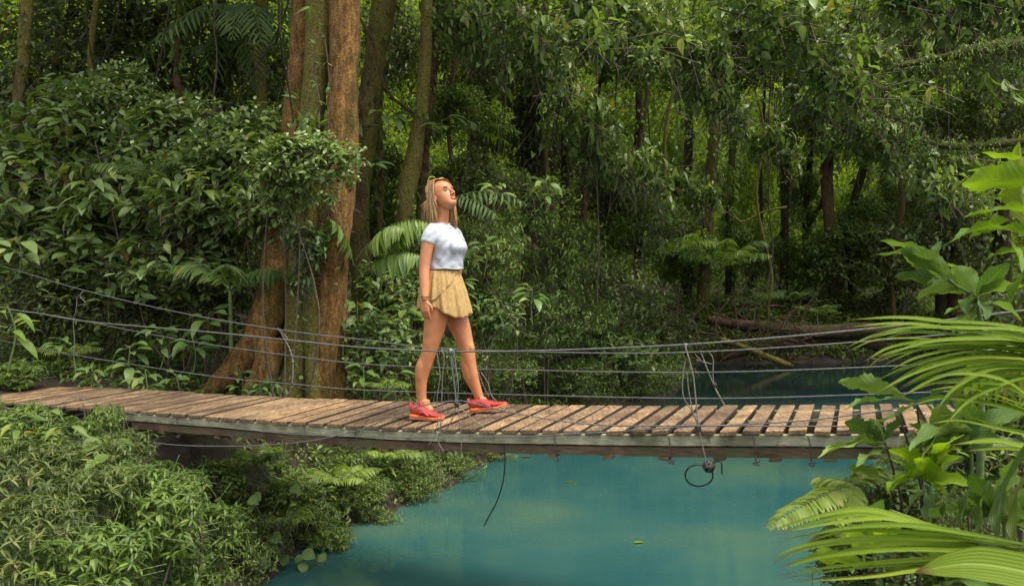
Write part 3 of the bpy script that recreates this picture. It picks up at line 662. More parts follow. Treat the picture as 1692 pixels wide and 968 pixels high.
# neck
NB = w(729, 368, .0); parts.append(bas([HC+np.array([-.005, 0, -.03]), w(731, 350, 0), NB, w(727, 384, 0)], [.052, .046, .051, .072], 14, 18))
yaw = R(-28); fx = np.array([math.cos(yaw), math.sin(yaw), 0]); fy = np.array([-math.sin(yaw), math.cos(yaw), 0]); fz = np.array([0, 0, 1.])
def tors(px, py, hx, hy, lean=0.0): return (w(px, py), fx*hx+fz*lean*hx, fy*hy)
torso = [(729, 377, .060, .10), (730, 386, .080, .155), (733, 400, .098, .158), (737, 415, .108, .150), (737, 430, .096, .136), (735, 445, .086, .128), (733, 460, .096, .145), (732, 478, .108, .165), (733, 495, .100, .160), (733, 508, .07, .12)]
parts.append(secs([tors(*s_) for s_ in torso], 28, 2.2))
SR, SL_ = w(712, 390, -.125), w(747, 388, .14)
armR = [w(716, 382, -.09), w(709, 393, -.135), w(704, 420, -.155), w(701, 446, -.175), w(701.5, 472, -.21), w(702, 496, -.245)]
parts.append(bas(armR, [.047, .045, .041, .037, .033, .0235], 28, 16))
armL = [w(744, 384, .10), w(752, 394, .15), w(757, 420, .19), w(756, 446, .22), w(752, 474, .235), w(748, 496, .23)]
parts.append(bas(armL, [.047, .044, .041, .035, .030, .0225], 28, 16))
LR = [w(727, 480, -.085), w(722, 510, -.095), w(717, 545, -.10), w(709.5, 578, -.105), w(702, 605, -.105), w(696, 632, -.10), w(697, 664, -.095), w(697, 674, -.095)]
parts.append(bas(LR, [.088, .087, .073, .053, .045, .040, .032, .036], 44, 20))
LL = [w(741, 480, .085), w(750, 512, .085), w(762, 546, .075), w(772, 578, .06), w(777, 606, .06), w(784, 634, .065), w(793, 660, .07), w(796, 670, .07)]
parts.append(bas(LL, [.088, .087, .071, .051, .046, .040, .031, .035], 44, 20))
parts.append(bas([w(704, 588, -.105), w(697, 606, -.108), w(695, 622, -.106), w(695.5, 645, -.10)], [.034, .044, .041, .024], 14, 16)); parts.append(bas([w(770, 588, .06), w(772, 606, .062), w(777, 624, .064), w(787, 648, .068)], [.036, .046, .043, .024], 14, 16))
parts.append(ball(w(714, 578, -.115), (.027, .038, .042))); parts.append(ball(w(778, 575, .045), (.027, .036, .044)))
parts.append(bas([w(702, 662, -.10), w(704, 672, -.105), w(713, 679, -.115)], [.035, .036, .024], 10, 12)); parts.append(bas([w(796, 658, .065), w(798, 665, .06), w(808, 671, .05)], [.034, .033, .022], 10, 12))
def hand(wr, palm_d, side_d, norm_d, curl=1.0, s_=1.0, thumb=1):
    """wr wrist, palm_d down the palm, side_d towards the thumb, norm_d where the fingers curl to"""
    out = []; k = .82*s_
    pd, sdv, nd = [np.array(v, float)/np.linalg.norm(v) for v in (palm_d, side_d, norm_d)]
    out.append(secs([(wr-pd*.01, sdv*.021*k, nd*.016*k), (wr+pd*.02*k, sdv*.029*k, nd*.016*k), (wr+pd*.055*k, sdv*.039*k, nd*.0155*k), (wr+pd*.088*k, sdv*.040*k, nd*.0135*k), (wr+pd*.098*k, sdv*.034*k, nd*.010*k)], 16, 2.6))
    for i, (off, ln, r_) in enumerate(((.030, .074, .0092), (.010, .083, .0097), (-.0105, .077, .0092), (-.030, .060, .0080))):
        b0 = wr+pd*.085*k+sdv*off*k; p_ = [b0-pd*.02*k, b0]; a_ = R(8)*curl; ln *= k; cur = b0
        for seg, fr in ((0, .45), (1, .30), (2, .25)):
            a_ += R((14, 26, 18)[seg]+i*3)*curl; cur = cur+(pd*math.cos(a_)+nd*math.sin(a_)+sdv*off*1.2)*ln*fr; p_.append(cur)
        out.append(bas(p_, [r_*k*1.05, r_*k*1.08, r_*k, r_*k*.92, r_*k*.72], 18, 10))
    b0 = wr+pd*.018*k+sdv*.020*k
    out.append(bas([b0, b0+(pd*.022+sdv*.022+nd*.008)*k, b0+(pd*.048+sdv*.031+nd*.016)*k, b0+(pd*.072+sdv*.029+nd*.022)*k], [.015*k, .0135*k, .0108*k, .0078*k], 16, 10))
    return out
parts += hand(armR[-1], (.02, -.04, -1), (.90, -.42, 0), (.40, .85, 0), .62, 1.04)
parts += hand(armL[-1], (-.02, 0, -1), (.93, .2, 0), (.1, -.95, 0), 1.0)
body = fuse('body', parts, .0034, 4, [skin, lipm, browm], .45)
co = np.empty(len(body.vertices)*3, np.float32); body.vertices.foreach_get('co', co); co = co.reshape(-1, 3)
loc = ((co-HC)/hs_)@Rh     # head-local coordinates
hd = (np.abs(loc[:, 1]) < .1) & (np.abs(loc[:, 2]) < .14)
for s_ in (-1, 1):         # eye sockets and mouth line
    dd = np.linalg.norm((loc-np.array([.088, .031*s_, .004]))/np.array([.02, .017, .011]), axis=1); k = np.exp(-dd**2)*.011*hd
    co -= (k*hs_)[:, None]*(Rh@np.array([1., 0, 0]))
dd = np.linalg.norm((loc-np.array([.095, 0, -.0665]))/np.array([.02, .022, .0028]), axis=1); co -= (np.exp(-dd**2)*.002*hs_*hd)[:, None]*(Rh@np.array([1., 0, 0]))
body.vertices.foreach_set('co', co.ravel().astype(np.float32))
fc = np.empty(len(body.polygons)*3, np.float32); body.polygons.foreach_get('center', fc); fc = ((fc.reshape(-1, 3)-HC)/hs_)@Rh
mi = np.zeros(len(fc), np.int32); mi[(fc[:, 0] > .080) & (np.abs(fc[:, 1]) < .023) & (np.abs(fc[:, 2]+.0665) < .0085-.004*np.abs(fc[:, 1])/.023)] = 1
for s_ in (-1, 1): mi[(fc[:, 0] > .055) & (np.abs(fc[:, 1]-.033*s_) < .020) & (np.abs(fc[:, 2]-.0275+.25*(np.abs(fc[:, 1])-.033)) < .0035)] = 2
body.polygons.foreach_set('material_index', mi); body.update(); link('body', body, per)
eyew = plain('eye_white', (.38, .31, .26), .25, .02); iris = plain('eye_iris', (.03, .02, .012), .2, .1)
for s_ in (-1, 1):
    c = hl(.0725, .031*s_, .004); X, T_, q_ = ball(c, (.0112,)*3); X2, T2, q2 = ball(c+SX*.0066+Rh@np.array([0, 0, .0015]), (.0064,)*3)
    V = np.vstack([X, X2]); me = mk('eye', V, np.vstack([T_, T2+len(X)]), np.vstack([q_, q2+len(X)]), [eyew, iris], np.r_[np.zeros(len(T_)), np.ones(len(T2))], np.r_[np.zeros(len(q_)), np.ones(len(q2))]); link('eye', me, per)
    X, T_, q_ = bas([hl(.076, (.031-.017)*s_, .006), hl(.0835, .031*s_, .0125), hl(.070, (.031+.018)*s_, .006)], [.0012, .0028, .0012], 10, 6); link('eyelid', mk('eyelid', X, T_, q_, [browm]), per)
# shirt
shirtm, t, b = newmat('shirt_cotton'); b.inputs['Base Color'].default_value = (.46, .48, .52, 1); b.inputs['Roughness'].default_value = .9
tc = N(t, 'ShaderNodeTexCoord'); n1 = N(t, 'ShaderNodeTexNoise', Scale=9.0, Detail=3.0, Distortion=1.2); t.links.new(tc.outputs['Object'], n1.inputs['Vector']); bump(t, b, n1.outputs[0], .35, .02)
sh = [(728, 369, .054, .060), (728.5, 375, .070, .115), (730, 384, .088, .160), (733.5, 398, .110, .166), (737.5, 410, .118, .156), (737.5, 421, .113, .147), (736, 432, .110, .142), (735.5, 442, .117, .147), (735.5, 444.5, .118, .147)]
sp_ = [secs([tors(*s_) for s_ in sh], 30, 2.2)]
sp_.append(bas([w(719, 379, -.07), w(711, 388, -.125), w(706, 402, -.145)], [.053, .052, .051], 10, 18))
sp_.append(bas([w(740, 379, .08), w(750, 389, .14), w(756, 402, .17)], [.056, .058, .058], 10, 18))
for s_ in (-1, 0, 1): sp_.append(ball(w(739, 405)+fx*.080+fy*.052*s_+fz*-.018, (.046, .060, .058)))
shirt = fuse('shirt', sp_, .0055, 9, [shirtm], .5)
co = np.empty(len(shirt.vertices)*3, np.float32); shirt.vertices.foreach_get('co', co); co = co.reshape(-1, 3); nn = np.empty_like(co).ravel(); shirt.vertices.foreach_get('normal', nn); nn = nn.reshape(-1, 3)
rel = co-w(735, 410); lx = rel@fx; ly = rel@fy; lz = rel[:, 2]
fold = .0045*np.sin((lz*1.0+lx*.8)*70+3*np.sin(ly*18))*np.clip((-lz-.02)/.1, 0, 1)+.003*np.sin(lx*95+lz*40)*np.clip((-lz)/.1, 0, 1)+.003*np.sin((lz-lx*1.4)*90)
co += nn*fold[:, None]*.55; shirt.vertices.foreach_set('co', co.ravel()); shirt.update(); shl = link('shirt', shirt, per)
# neckline ring + hem
def ring_tube(name, c, u, v, r, mat, parent, n=40, wob=0.0, arc=(0, 2*np.pi)):
    a = np.linspace(arc[0], arc[1], n); P = np.array(c)+np.cos(a)[:, None]*np.array(u)+np.sin(a)[:, None]*np.array(v); P[:, 2] += wob*np.sin(a*5)
    X, q_ = tube_arrays(P, np.full(n, r), 6); return link(name, mk(name, X, quads=q_, mats=[mat]), parent)
ring_tube('collar', w(731, 372), fx*.064+fz*-.022, fy*.066, .005, shirtm, per)
ring_tube('hem', w(735.5, 444), fx*.117, fy*.146, .0045, shirtm, per, 60, .002)
# shorts: pleated flared skirt-like shorts with a wrap panel
shom, t, b = newmat('mustard_cloth'); tc = N(t, 'ShaderNodeTexCoord'); mp = N(t, 'ShaderNodeMapping'); mp.inputs['Scale'].default_value = (1, 1, .06); t.links.new(tc.outputs['Object'], mp.inputs[0])
n1 = N(t, 'ShaderNodeTexNoise', Scale=130.0, Detail=4.0); t.links.new(mp.outputs[0], n1.inputs['Vector'])
r_ = ramp(t, n1.outputs[0], [(.3, (.33, .19, .06)), (.5, (.43, .27, .095)), (.7, (.52, .36, .145))]); t.links.new(r_.outputs[0], b.inputs['Base Color']); b.inputs['Roughness'].default_value = .85; bump(t, b, n1.outputs[0], .25, .004)
def skirt(name, a0, a1, outw, hemf, top=447, n=150, m_=26, seed=0, flare=1.0, edge=None):
    rs = np.random.default_rng(seed); V = []; full = abs(a1-a0) > 6.2
    A_ = np.linspace(a0, a1, n, endpoint=not full); H_ = np.linspace(0, 1, m_)
    ph = rs.uniform(0, 6, 4)
    for h in H_:
        for a in A_:
            hem = hemf(a); e = h
            py = top+(hem-top)*e
            cx = cat(py, [447, 470, 500, 525], [732, 732.5, 733.5, 736]); rx = cat(py, [447, 458, 480, 505, 525], [.100, .118, .150, .172, .182])*flare; ry = cat(py, [447, 458, 480, 505, 525], [.134, .150, .176, .198, .205])
            pl = (np.sin(a*17+ph[0]+1.2*np.sin(a*3+ph[1]))*.5+np.sin(a*29+ph[2])*.3+np.sin(a*9+ph[3])*.5)*(.003+.010*e)
            V.append(w(cx, py)+fx*(rx+outw+pl)*math.cos(a)+fy*(ry+outw+pl)*math.sin(a))
    idx = np.arange(n*m_).reshape(m_, n); nx_ = np.roll(idx, -1, 1) if full else idx[:, 1:]; cu = idx if full else idx[:, :-1]
    q_ = np.stack([cu[:-1], nx_[:-1], nx_[1:], cu[1:]], -1).reshape(-1, 4)
    me = mk(name, V, quads=q_, mats=[shom]); o = link(name, me, per); md = o.modifiers.new('t', 'SOLIDIFY'); md.thickness = .003; return o
# angle 0 = front, -pi/2 = her right side (towards the camera)
def hem0(a):
    a = (a+np.pi) % (2*np.pi)-np.pi
    return np.interp(a, [-3.15, -2.6, -2.0, -1.6, -1.25, -.9, -.5, 0, .6, 1.5, 3.15], [515, 514, 507, 502, 508, 517, 524, 522, 516, 516, 515])+.6*np.sin(a*17)
skirt('shorts', 0, 2*np.pi, 0, hem0, seed=3)
def hem1(a):
    a = (a+np.pi) % (2*np.pi)-np.pi
    return np.interp(a, [-3.0, -2.3, -1.9, -1.6, -1.3, -1.0, -.7, -.4, -.08], [514, 512, 508, 502, 494, 484, 472, 461, 450])
tag(skirt('wrap_panel', -3.0, -.08, .008, hem1, top=448, n=90, seed=5), 'overlapping wrap flap of the mustard shorts')
ring_tube('waistband', w(732, 446), fx*.099, fy*.133, .006, shom, per, 50)
# under layer of each leg of the shorts
for nm, p0_, p1_, dy in (('shorts_leg', (725, 492), (721, 506), -.085), ('shorts_leg', (744, 492), (751, 518), .085)):
    X, T_, q_ = bas([w(p0_[0], p0_[1], dy), w((p0_[0]+p1_[0])/2, (p0_[1]+p1_[1])/2, dy), w(p1_[0], p1_[1], dy)], [.088, .096, .099], 10, 22)
    link(nm, mk(nm, X, T_, q_, [shom]), per)
# shoes
shoer = plain('shoe_red_mesh', (.40, .045, .032), .6, .25, 60, .4, 0, 0, .004); shoep = plain('shoe_pink', (.48, .04, .06), .5, .2, 30); sole = plain('sole_orange', (.75, .16, .04), .5, .12, 12, .1); solec = plain('sole_coral', (.75, .35, .25), .6, .15, 12)
def shoe(heel, toe, lift, nmz=.0):
    heel = np.array(heel); toe = np.array(toe); dx = toe-heel; L_ = np.linalg.norm(dx); dx /= L_; sy = nrm(np.cross(np.array([0, 0, 1.]), dx)[None])[0]; uz = np.cross(dx, sy)
    root_parts = []
    def P(x, y, z): return heel+dx*x*L_+sy*y+uz*z
    st = [(.0, .024, .030), (.06, .034, .030), (.2, .036, .027), (.4, .033, .022), (.6, .042, .018), (.78, .046, .016), (.92, .035, .016), (1.0, .016, .016)]
    X, T_, q_ = secs([(P(a, 0, c/2+max(0, a-.8)*.06+.002), sy*(b_+.004), uz*(c/2+.002)) for a, b_, c in st], 20, 3)
    link('sole', mk('sole', X, T_, q_, [sole]), per)
    X, T_, q_ = secs([(P(a, 0, max(0, a-.8)*.06+.001), sy*(b_+.001), uz*.005) for a, b_, c in st], 20, 3)
    tag(link('outsole', mk('outsole', X, T_, q_, [solec]), per))
    up = [(.0, .020, .028, .060), (.03, .030, .026, .088), (.12, .034, .024, .092), (.25, .035, .022, .090), (.38, .035, .02, .084), (.52, .039, .018, .066), (.68, .043, .016, .050), (.84, .038, .016, .040), (.95, .026, .017, .032), (.995, .012, .018, .026)]
    u_ = fuse('shoe_upper', [secs([(P(a, 0, (lo+hi)/2+max(0, a-.8)*.05), sy*b_, uz*(hi-lo)/2) for a, b_, lo, hi in up], 22, 2.4)], .0045, 3, [shoer]); link('shoe_upper', u_, per)
    for a, z in ((.36, .088), (.43, .081), (.50, .073), (.57, .065), (.63, .059)):
        X, q2 = tube_arrays(smoothpath([P(a, -.027, z-.018), P(a+.02, -.012, z-.002), P(a, .012, z-.001), P(a+.02, .027, z-.018)], 12), np.full(12, .0028), 5); link('lace', mk('lace', X, quads=q2, mats=[shoep]), per)
    X, T_, q_ = secs([(P(.02, 0, .055), sy*.034, dx*.010+uz*.0), (P(.015, 0, .085), sy*.035, dx*.016), (P(.02, 0, .104), sy*.03, dx*.009)], 16); link('heel_tab', mk('heel_tab', X, T_, q_, [shoep]), per)
    X, T_, q_ = bas([P(.34, 0, .080), P(.31, 0, .10), P(.29, 0, .118)], [.018, .020, .014], 8, 12, .5, tuple(dx)); link('tongue', mk('tongue', X, T_, q_, [shoep]), per)
    for s_ in (-1, 1):
        X, T_, q_ = bas([P(.3, .0375*s_, .034), P(.42, .0395*s_, .052), P(.55, .040*s_, .036), P(.62, .043*s_, .028)], [.004, .008, .009, .004], 12, 8); link('side_panel', mk('side_panel', X, T_, q_, [shoep]), per)
def ground_pt(px, dyy, z): 
    x = at(px, 680, PY+dyy).x; return np.array([x, PY+dyy, float(deck_z(x, PY+dyy))+z])
shoe(ground_pt(678.5, -.10, .022), ground_pt(733, -.17, .001), 0)
shoe(ground_pt(778, .07, .004), ground_pt(838, -.0, .040), 0)
# bracelet, necklace, ring, earring
dark = plain('bracelet_cord', (.03, .022, .018), .6, .2); gold = plain('gold', (.8, .55, .2), .25, .05, 10, 0, 1)
ring_tube('bracelet', armR[-1]+np.array([0, 0, .022]), np.array([.027, 0, 0]), np.array([0, .027, 0]), .003, dark, per)
ring_tube('necklace', w(732.5, 369.5), fx*.060+fz*-.03, fy*.056, .0016, gold, per)
ring_tube('ring', armR[-1]+np.array([-.022, .012, -.100]), np.array([.009, 0, 0]), np.array([0, .011, 0]), .0018, gold, per, 16)
# hair: a cap and many falling locks
hairm, t, b = newmat('hair'); g = N(t, 'ShaderNodeNewGeometry'); r_ = ramp(t, g.outputs['Random Per Island'], [(0, (.16, .075, .028)), (.35, (.33, .17, .062)), (.7, (.50, .29, .115)), (1, (.72, .48, .22))]); t.links.new(r_.outputs[0], b.inputs['Base Color']); b.inputs['Roughness'].default_value = .42
capp = [secs([(hl((a+b_)/2-.012, 0, z+.004), SX*hs_*((a-b_)/2-.001), SY*hs_*(h+.002)) for z, a, b_, h in [(-.03, .0, -.098, .066), (0, .012, -.108, .076), (.03, .03, -.111, .080), (.06, .058, -.112, .080), (.09, .070, -.102, .072), (.112, .05, -.078, .054), (.128, .016, -.048, .028)]], 24)]
capm = fuse('hair', capp, .006, 4, [hairm]); hr = link('hair', capm, per)
V = []; Q = []; o_ = 0
for i in range(2300):
    s_ = -1 if rng.random() < .66 else 1; u = rng.random()**.75
    mx = np.interp(u, [0, .35, .7, 1], [.070, .01, -.060, -.090]); mz = np.interp(u, [0, .35, .7, 1], [.104, .134, .120, .095])
    root = hl(mx, s_*rng.uniform(.0, .018), mz+rng.uniform(-.002, .004))
    sxl = np.interp(u, [0, .3, .7, 1], [.014, -.018, -.074, -.100])
    front = s_ > 0 and rng.random() < .5
    if front: sxl = rng.uniform(.015, .04)
    sh1 = hl((mx+sxl)/2-.002, s_*np.interp(u, [0, .6, 1], [.064, .064, .045]), mz*.60+.042); sh2 = hl(sxl, s_*np.interp(u, [0, .7, 1], [.086, .074, .04])*rng.uniform(.97, 1.06), .030)
    lay = rng.random()
    if s_ < 0: ex, ey = np.interp(u, [0, 1], [720, 701])+rng.normal(0, 3.0), 372-lay**1.2*26-u*8
    elif front: ex, ey = rng.uniform(746, 756), 377-lay**2*18
    else: ex, ey = np.interp(u, [0, 1], [722, 699])+rng.normal(0, 2.5), 362-lay**2*16
    dyy = (sh2[1]-PY)*1.12+(-.012 if s_ < 0 else .012); end = w(ex, ey, dyy)
    m1 = sh2*.62+end*.38+np.array([(-.004 if not front else .006)-.002*u, 0, 0]); m2 = sh2*.25+end*.75+rng.normal(0, .0035, 3)
    P = smoothpath([root, sh1, sh2, m1, m2, end], 20)
    rr = np.interp(np.linspace(0, 1, 20), [0, .2, .7, 1], [.0018, .0028, .0026, .0005])*rng.uniform(.6, 1.2)
    X, q_ = tube_arrays(P, rr, 4); V.append(X); Q.append(q_+o_); o_ += len(X)
link('locks', mk('locks', np.concatenate(V), quads=np.concatenate(Q), mats=[hairm]), hr)
yel = plain('glasses_yellow', (.50, .40, .10), .35, .05)
g1 = smoothpath([hl(-.035, -.095, .050), hl(-.012, -.093, .100), hl(.022, -.085, .142)], 14); X, q_ = tube_arrays(g1, np.full(14, .0026), 6)
g2 = smoothpath([hl(-.035, .095, .050), hl(-.012, .093, .100), hl(.022, .085, .142)], 14); X2, q2 = tube_arrays(g2, np.full(14, .0026), 6)
g3 = []
for s_ in (-1, 1):
    a_ = np.linspace(0, 2*np.pi, 22); g3.append(np.array([hl(.022-.030*(.5-.5*math.sin(a)), s_*(.046+.033*math.cos(a)), .142+.008-.022*(.5-.5*math.sin(a))) for a in a_]))
X3, q3 = tube_arrays(g3[0], np.full(22, .0026), 6); X4, q4 = tube_arrays(g3[1], np.full(22, .0026), 6)
X3 = np.vstack([X3, X4]); q3 = np.vstack([q3, q4+22*6])
link('sunglasses', mk('sunglasses', np.vstack([X, X2, X3]), quads=np.vstack([q_, q2+len(X), q3+len(X)+len(X2)]), mats=[yel]), per)
# ------------------------------------------------------------------ plant builders
def ppm(Y): return Y/F      # metres per photo pixel at depth Y
def P3(px, py, Y): return np.array(at(px, py, Y))
def lib(name, mat, n, per, size, r=(.6, .55, .6), tpl='mid', **kw):
    f = Fol(); bushF(f, (0, 0, 0), r, n, per, size, **kw); return f.build(name, [mat, M['stemgreen' if name == 'herb_foliage' else 'twig'], M['flower']], tpl)
LIB = {}
LIB['broad'] = [lib('broad_foliage', M['broad'], 230, 6, .15, tpl='hi', width=.40, droop=.35, hang=.35) for _ in range(3)]
LIB['broadbud'] = [lib('budding_foliage', M['broad'], 260, 6, .125, tpl='hi', width=.44, droop=.35, hang=.3, bud=.8) for _ in range(2)]
LIB['bank'] = [lib('bank_foliage', M['herb'], 230, 6, .13, tpl='hi', width=.38, droop=.35, hang=.3) for _ in range(2)]
LIB['drip'] = [lib('drooping_foliage', M['small'], 420, 6, .085, tpl='mid', width=.24, droop=.5, hang=.55) for _ in range(3)]
LIB['herb'] = [lib('herb_foliage', M['herb'], 170, 9, .085, (.34, .32, .32), tpl='mid', width=.25, droop=.6, hang=.0, whorl=True, upb=.6, gaps=.35, jit=.16) for _ in range(3)]
LIB['herbdull'] = [lib('herb_foliage', M['herbdull'], 190, 9, .078, (.34, .32, .32), tpl='mid', width=.21, droop=.6, hang=.0, whorl=True, upb=.6, gaps=.3, jit=.2) for _ in range(3)]
def spray(seed):
    f = Fol()
    for b_ in range(3):
        a0 = rng.uniform(-.5, .5); pts = smoothpath([(-.9*rng.uniform(.3, 1), .1, .25), (-.2, 0, .15+a0*.3), (.35, -.05, a0*.3), (.85*rng.uniform(.7, 1.2), -.1, -.15+a0*.5)], 14)+rng.normal(0, .1, 3)
        f.tube(pts, .012, .003, 1, 5)
        for q_ in pts[2:]:
            bushF(f, q_+rng.normal(0, .07, 3), (.17, .15, .12), 5, 5, .16*rng.uniform(.5, 1.25), width=.46, droop=.3, hang=.2, gaps=0)
    return f.build('spray_foliage', [M['broad'], M['twig'], M['flower']], 'hi')
LIB['spray'] = [spray(i) for i in range(4)]
LIB['mid'] = [lib('crown_foliage', M['mid'], 520, 7, .17, (1.5, 1.3, 1.1), tpl='mid', width=.44, droop=.3, hang=.15, gaps=.45) for _ in range(3)]
LIB['shade'] = [lib('shade_foliage', M['shade'], 300, 6, .12, (.8, .7, .7), tpl='mid', width=.36, droop=.35, hang=.3) for _ in range(3)]
LIB['bright'] = [lib('bright_foliage', M['glow'], 420, 6, .17, (1.5, 1.3, 1.2), tpl='mid', width=.4, droop=.3, hang=.3, gaps=.35) for _ in range(2)]
cnt = [0]
def copyof(kind): cnt[0] += 1; return LIB[kind][cnt[0] % len(LIB[kind])]
def stems(name, base, top, n, r, spread, mat, parent):
    V = []; Q = []; o_ = 0
    for i in range(n):
        b = np.array(base)+rng.normal(0, .04, 3)*np.array([1, 1, .2]); tp = np.array(top)+rng.normal(0, 1, 3)*spread
        m_ = (b+tp)/2+rng.normal(0, .08, 3)*np.linalg.norm(tp-b)
        X, q_ = tube_arrays(smoothpath([b, m_, tp], 10), np.linspace(r, r*.35, 10), 5); V.append(X); Q.append(q_+o_); o_ += len(X)
    return link(name, mk(name, np.concatenate(V), quads=np.concatenate(Q), mats=[mat]), parent)
def shrub(kind, px, py, Y, rx, ry, label, name='shrub', cat_='shrub', group=None, rd=None, base=True, ref=.6, refz=.6, refy=.55):
    """a shrub whose foliage spans about rx, ry photo pixels round (px, py) at depth Y"""
    Y0_ = Y; c = P3(px, py, Y)
    while base and float(rdist(c[0], c[1])) < .25 and Y-Y0_ < 6 and py > 300 and not (px > 1300 and Y0_ < 8): Y += .25; c = P3(px, py, Y)
    sx = rx*ppm(Y)/ref; sz = ry*ppm(Y)/refz
    g0 = float(gz(c[0], c[1])); root = thing(name, label, cat_, (c[0], c[1], min(g0, c[2]-.02)), group)
    sy = (sx+sz)/2 if rd is None else rd/refy
    o = bpy.data.objects.new('foliage', copyof(kind)); COL.objects.link(o); o.parent = root; o.matrix_parent_inverse = Matrix.Translation(root.location).inverted()
    o.location = c; o.scale = (sx, sy, sz); o.rotation_euler = (0, 0, 0)
    if base and c[2]-g0 > 2.6: stems('limb', (c[0]+sx*.3, c[1]+.6, c[2]+3.2), c+np.array([0, 0, .1*sz]), 1, .02, .3*sx, M['barkdark'], root)
    elif base: stems('stem', (c[0], c[1], g0-.03), c+np.array([0, 0, -.1*sz]), 4, .012*max(1, sx), .25*sx, M['twig'], root)
    return root
def ribbon(paths, name, mat, parent=None, fold=.35, up=(0, 0, 1)):
    """long leaf blades; paths = [(points3d, width, updir or None)]"""
    V = []; UV = []; Q = []; off = 0
    for pts, wd_, upv in paths:
        n = 18; Pp = smoothpath(pts, n); T = nrm(np.gradient(Pp, axis=0)); u_ = np.array(up if upv is None else upv, float)
        sd = nrm(np.cross(T, u_)); nn = np.cross(sd, T); tt = np.linspace(0, 1, n)
        ww = wd_*np.interp(tt, [0, .06, .3, .6, .85, 1], [.25, .6, 1, .95, .5, .02])*.5
        A = np.stack([Pp-sd*ww[:, None]+nn*(ww*fold)[:, None], Pp, Pp+sd*ww[:, None]+nn*(ww*fold)[:, None]], 1)
        V.append(A.reshape(-1, 3)); UV.append(np.stack([np.tile([-1, 0, 1], n), np.repeat(tt, 3)], -1))
        i = np.arange(n-1)[:, None]*3+np.array([0, 1])[None]; Q.append((np.stack([i, i+1, i+4, i+3], -1).reshape(-1, 4))+off); off += 3*n
    me = mk(name, np.concatenate(V), quads=np.concatenate(Q), mats=[mat], uv=np.concatenate(UV)); return link(name, me, parent)
def bigleaf(leaves, name, mat, parent=None, serr=.0, seed=0):
    """large curved leaves with a midrib; leaves=[(base3, tip3, width, bend, roll)]"""
    rs = np.random.default_rng(seed); V = []; UV = []; Q = []; off = 0; n = 22; m_ = 7
    for b_, t_, wd_, bend, roll in leaves:
        b_ = np.array(b_, float); t_ = np.array(t_, float); L_ = np.linalg.norm(t_-b_); D = (t_-b_)/L_
        u0 = np.array([0, 0, 1.]); sd = nrm(np.cross(D, u0)[None])[0]; nn = np.cross(sd, D)
        ca, sa = math.cos(roll), math.sin(roll); sd, nn = sd*ca+nn*sa, nn*ca-sd*sa
        tt = np.linspace(0, 1, n); prof = np.interp(tt, [0, .05, .2, .42, .65, .85, .95, 1], [.04, .2, .72, 1, .9, .5, .22, .0])*.5*wd_
        if serr: prof = prof*(1+serr*np.where(np.arange(n) % 2 == 0, 1, -1))
        mid = b_+D*L_*tt[:, None]+nn*(bend*np.sin(np.pi*tt)-.0*tt)[:, None]*L_
        aa = np.linspace(-1, 1, m_)
        wv = .035*L_*np.sin(tt*14+rs.uniform(0, 6))[:, None]*(aa**2)[None]+rs.uniform(-.04, .04)*L_*aa[None]*tt[:, None]
        X = mid[:, None]+sd*(aa[None]*prof[:, None])[..., None]+nn*((np.abs(aa)[None]**1.3*prof[:, None]*.32)+wv*(prof/wd_*2)[:, None])[..., None]
        V.append(X.reshape(-1, 3)); UV.append(np.stack([np.tile(aa, n), np.repeat(tt, m_)], -1))
        i = np.arange(n-1)[:, None]*m_+np.arange(m_-1)[None]; Q.append(np.stack([i, i+1, i+m_+1, i+m_], -1).reshape(-1, 4)+off); off += n*m_
    me = mk(name, np.concatenate(V), quads=np.concatenate(Q), mats=[mat], uv=np.concatenate(UV)); return link(name, me, parent)

# ------------------------------------------------------------------ the great tree
gt = thing('giant_tree', 'great rainforest tree with several reddish mossy trunks behind the footbridge', 'tree', (Xat(500, 8.8), 8.8, float(gz(Xat(500, 8.8), 8.8))))
TY = 8.8
def ext(px, py, Y, z):   # point above the frame in line with the trunk
    return Vector((Xat(px, Y), Y, z))
def trunk(name, pts, rad, mat, parent, **kw): return link(name, trunk_mesh(name, pts, rad, mat, **kw), parent)
def TP(lst, Y, top=None, base=None):
    pts = [at(x, y, Y) for x, y in lst]
    if top: pts = [Vector((pts[0].x+top[0], Y+top[1], top[2]))]+pts
    if base: 
        p = pts[-1]; pts.append(Vector((p.x+base[0], p.y+base[1], float(gz(p.x+base[0], p.y+base[1]))-.15)))
    return pts
k = ppm(TY)
trunk('trunk', TP([(508, 0), (500, 120), (488, 220), (478, 320), (463, 420), (455, 500), (440, 570)], TY+.15, (.15, .1, 8)), [30*k, 26*k, 24*k, 24*k, 24*k, 26*k, 30*k, 36*k, 40*k], M['barkred'], gt, sides=22, rough=.07, seed=1)
trunk('trunk', TP([(530, 0), (522, 120), (512, 230), (505, 320), (500, 420), (497, 520), (494, 600), (488, 650)], TY-.12, (.12, 0, 8), (0, 0)), [26*k, 22*k, 21*k, 19*k, 19*k, 21*k, 25*k, 29*k, 34*k, 40*k], M['barkmoss'], gt, sides=22, rough=.08, seed=2)
trunk('trunk', TP([(569, 0), (568, 120), (564, 250), (556, 350), (548, 440), (542, 540), (536, 610), (530, 655)], TY-.25, (.0, 0, 8), (0, 0)), [26*k, 24*k, 24*k, 26*k, 27*k, 26*k, 20*k, 18*k, 20*k, 22*k], M['barkred'], gt, sides=22, rough=.07, seed=3)
trunk('trunk', TP([(560, 300), (560, 400), (558, 500), (556, 600), (553, 650)], TY-.0, None, (0, 0)), [14*k, 14*k, 16*k, 17*k, 18*k], M['barkred'], gt, sides=16, rough=.08, seed=4)
